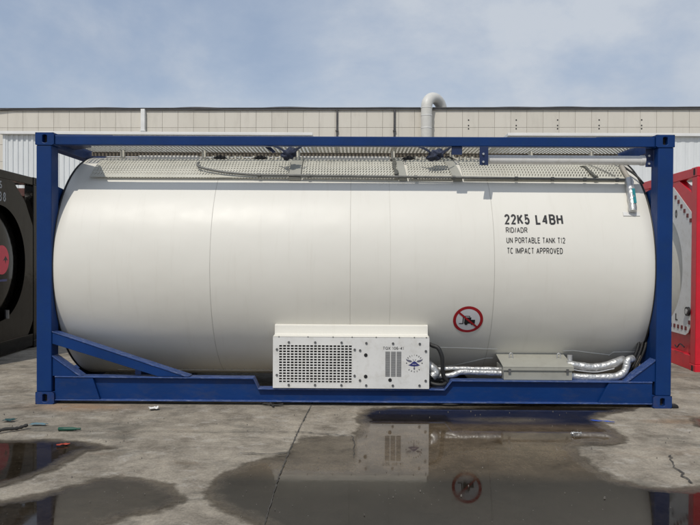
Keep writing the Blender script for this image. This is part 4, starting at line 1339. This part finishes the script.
mb = MB().tube(smooth_path([(-2.86, -1.09, 0.012), (-2.79, -1.03, 0.03), (-2.72, -0.97, 0.022), (-2.66, -0.91, 0.035)], 5), [0.010 + 0.006 * math.sin(k * 1.7) ** 2 for k in range(16)], 8)
tag(mb.build('rag_strip', M['twig']), 'dark twisted strip lying beside the teal rag', 'rag')
crumple('rag', 'crumpled teal rag at the left edge of the yard', 'rag', -2.93, -0.68, 0.09, 0.05, 0.02, M['tealcloth'], 1.0)
crumple('plastic_scrap', 'pale blue plastic shred between the teal rag and the green bottle', 'scrap', -2.62, -0.80, 0.13, 0.04, 0.012, paint('pale_blue_plastic', (0.12, 0.20, 0.23), 0.5), 2.0)
crumple('paper_scrap', 'small crumpled white paper on dry concrete near the blue bottom rail', 'paper', -1.833, -0.206, 0.085, 0.06, 0.025, M['paper'], 3.0, 0.4)
crumple('plastic_scrap', 'orange red plastic piece at the tip of the left puddle', 'scrap', -2.16, -1.40, 0.085, 0.035, 0.015, M['redbit'], 4.0, 0.5)
crumple('plastic_scrap', 'bright blue plastic shred on the puddle edge below the junction box', 'scrap', 2.17, -0.57, 0.18, 0.022, 0.012, M['bluebit'], 5.0, -0.3)
crumple('foil_scrap', 'silver foil scrap in the puddle below the grey junction box', 'scrap', 1.80, -1.0, 0.09, 0.04, 0.03, M['foil'], 6.0)
mb = MB().tube(smooth_path([(-0.86, 0.03, 0.012), (-0.80, -0.01, 0.02), (-0.73, -0.035, 0.014), (-0.66, -0.02, 0.02)], 5), 0.009, 8)
mb.tube(smooth_path([(-0.80, 0.05, 0.015), (-0.78, -0.01, 0.026), (-0.74, -0.09, 0.012)], 5), 0.009, 8)
tag(mb.build('cable_offcut', M['twig']), 'short black cable offcut below the left end of the cooling unit', 'cable')
mb = MB().tube(smooth_path([(0.80, 0.10, 0.010), (0.88, 0.02, 0.02), (1.0, 0.03, 0.018), (1.06, 0.10, 0.010)], 6), 0.009, 8)
tag(mb.build('cable_loop', M['twig']), 'bent black cable end poking from under the frame right of the unit', 'cable')
ck = MB().prism([(-0.028, 0.0), (0.036, 0.0), (0.036, 0.018), (0.02, 0.036), (-0.028, 0.036)], 'y', -0.03, 0.03).build('rubber_chock', M['black'], None, 0.008)
ck.location = (3.062, 0.03, 0.001)
tag(ck, 'small black rubber block beside the lower right corner casting', 'block')

# loose grit and flakes strewn over the slab
rnd = random.Random(11)
mb = MB()
for k in range(190):
    x = rnd.uniform(-3.4, 3.6); y = -0.15 - 3.2 * rnd.random() ** 1.3
    r = rnd.uniform(0.002, 0.0055) * (1.7 if rnd.random() < 0.06 else 1.0)
    pts = [(x + r * rnd.uniform(.6, 1.2) * math.cos(a), y + r * rnd.uniform(.6, 1.2) * math.sin(a)) for a in (0.2, 1.4, 2.7, 3.9, 5.2)]
    n = len(pts); h = r * rnd.uniform(0.3, 0.9)
    mb.add([(a, b, 0.001) for a, b in pts] + [(x + (a - x) * .6, y + (b - y) * .6, 0.009 + h) for a, b in pts],
           [tuple(range(n, 2 * n))] + [(q, (q + 1) % n, n + (q + 1) % n, n + q) for q in range(n)])
gr = mb.build('grit', paint('grit_stone', (0.16, 0.145, 0.125), 0.9, 0.7, 60.0))
gr['kind'] = 'stuff'
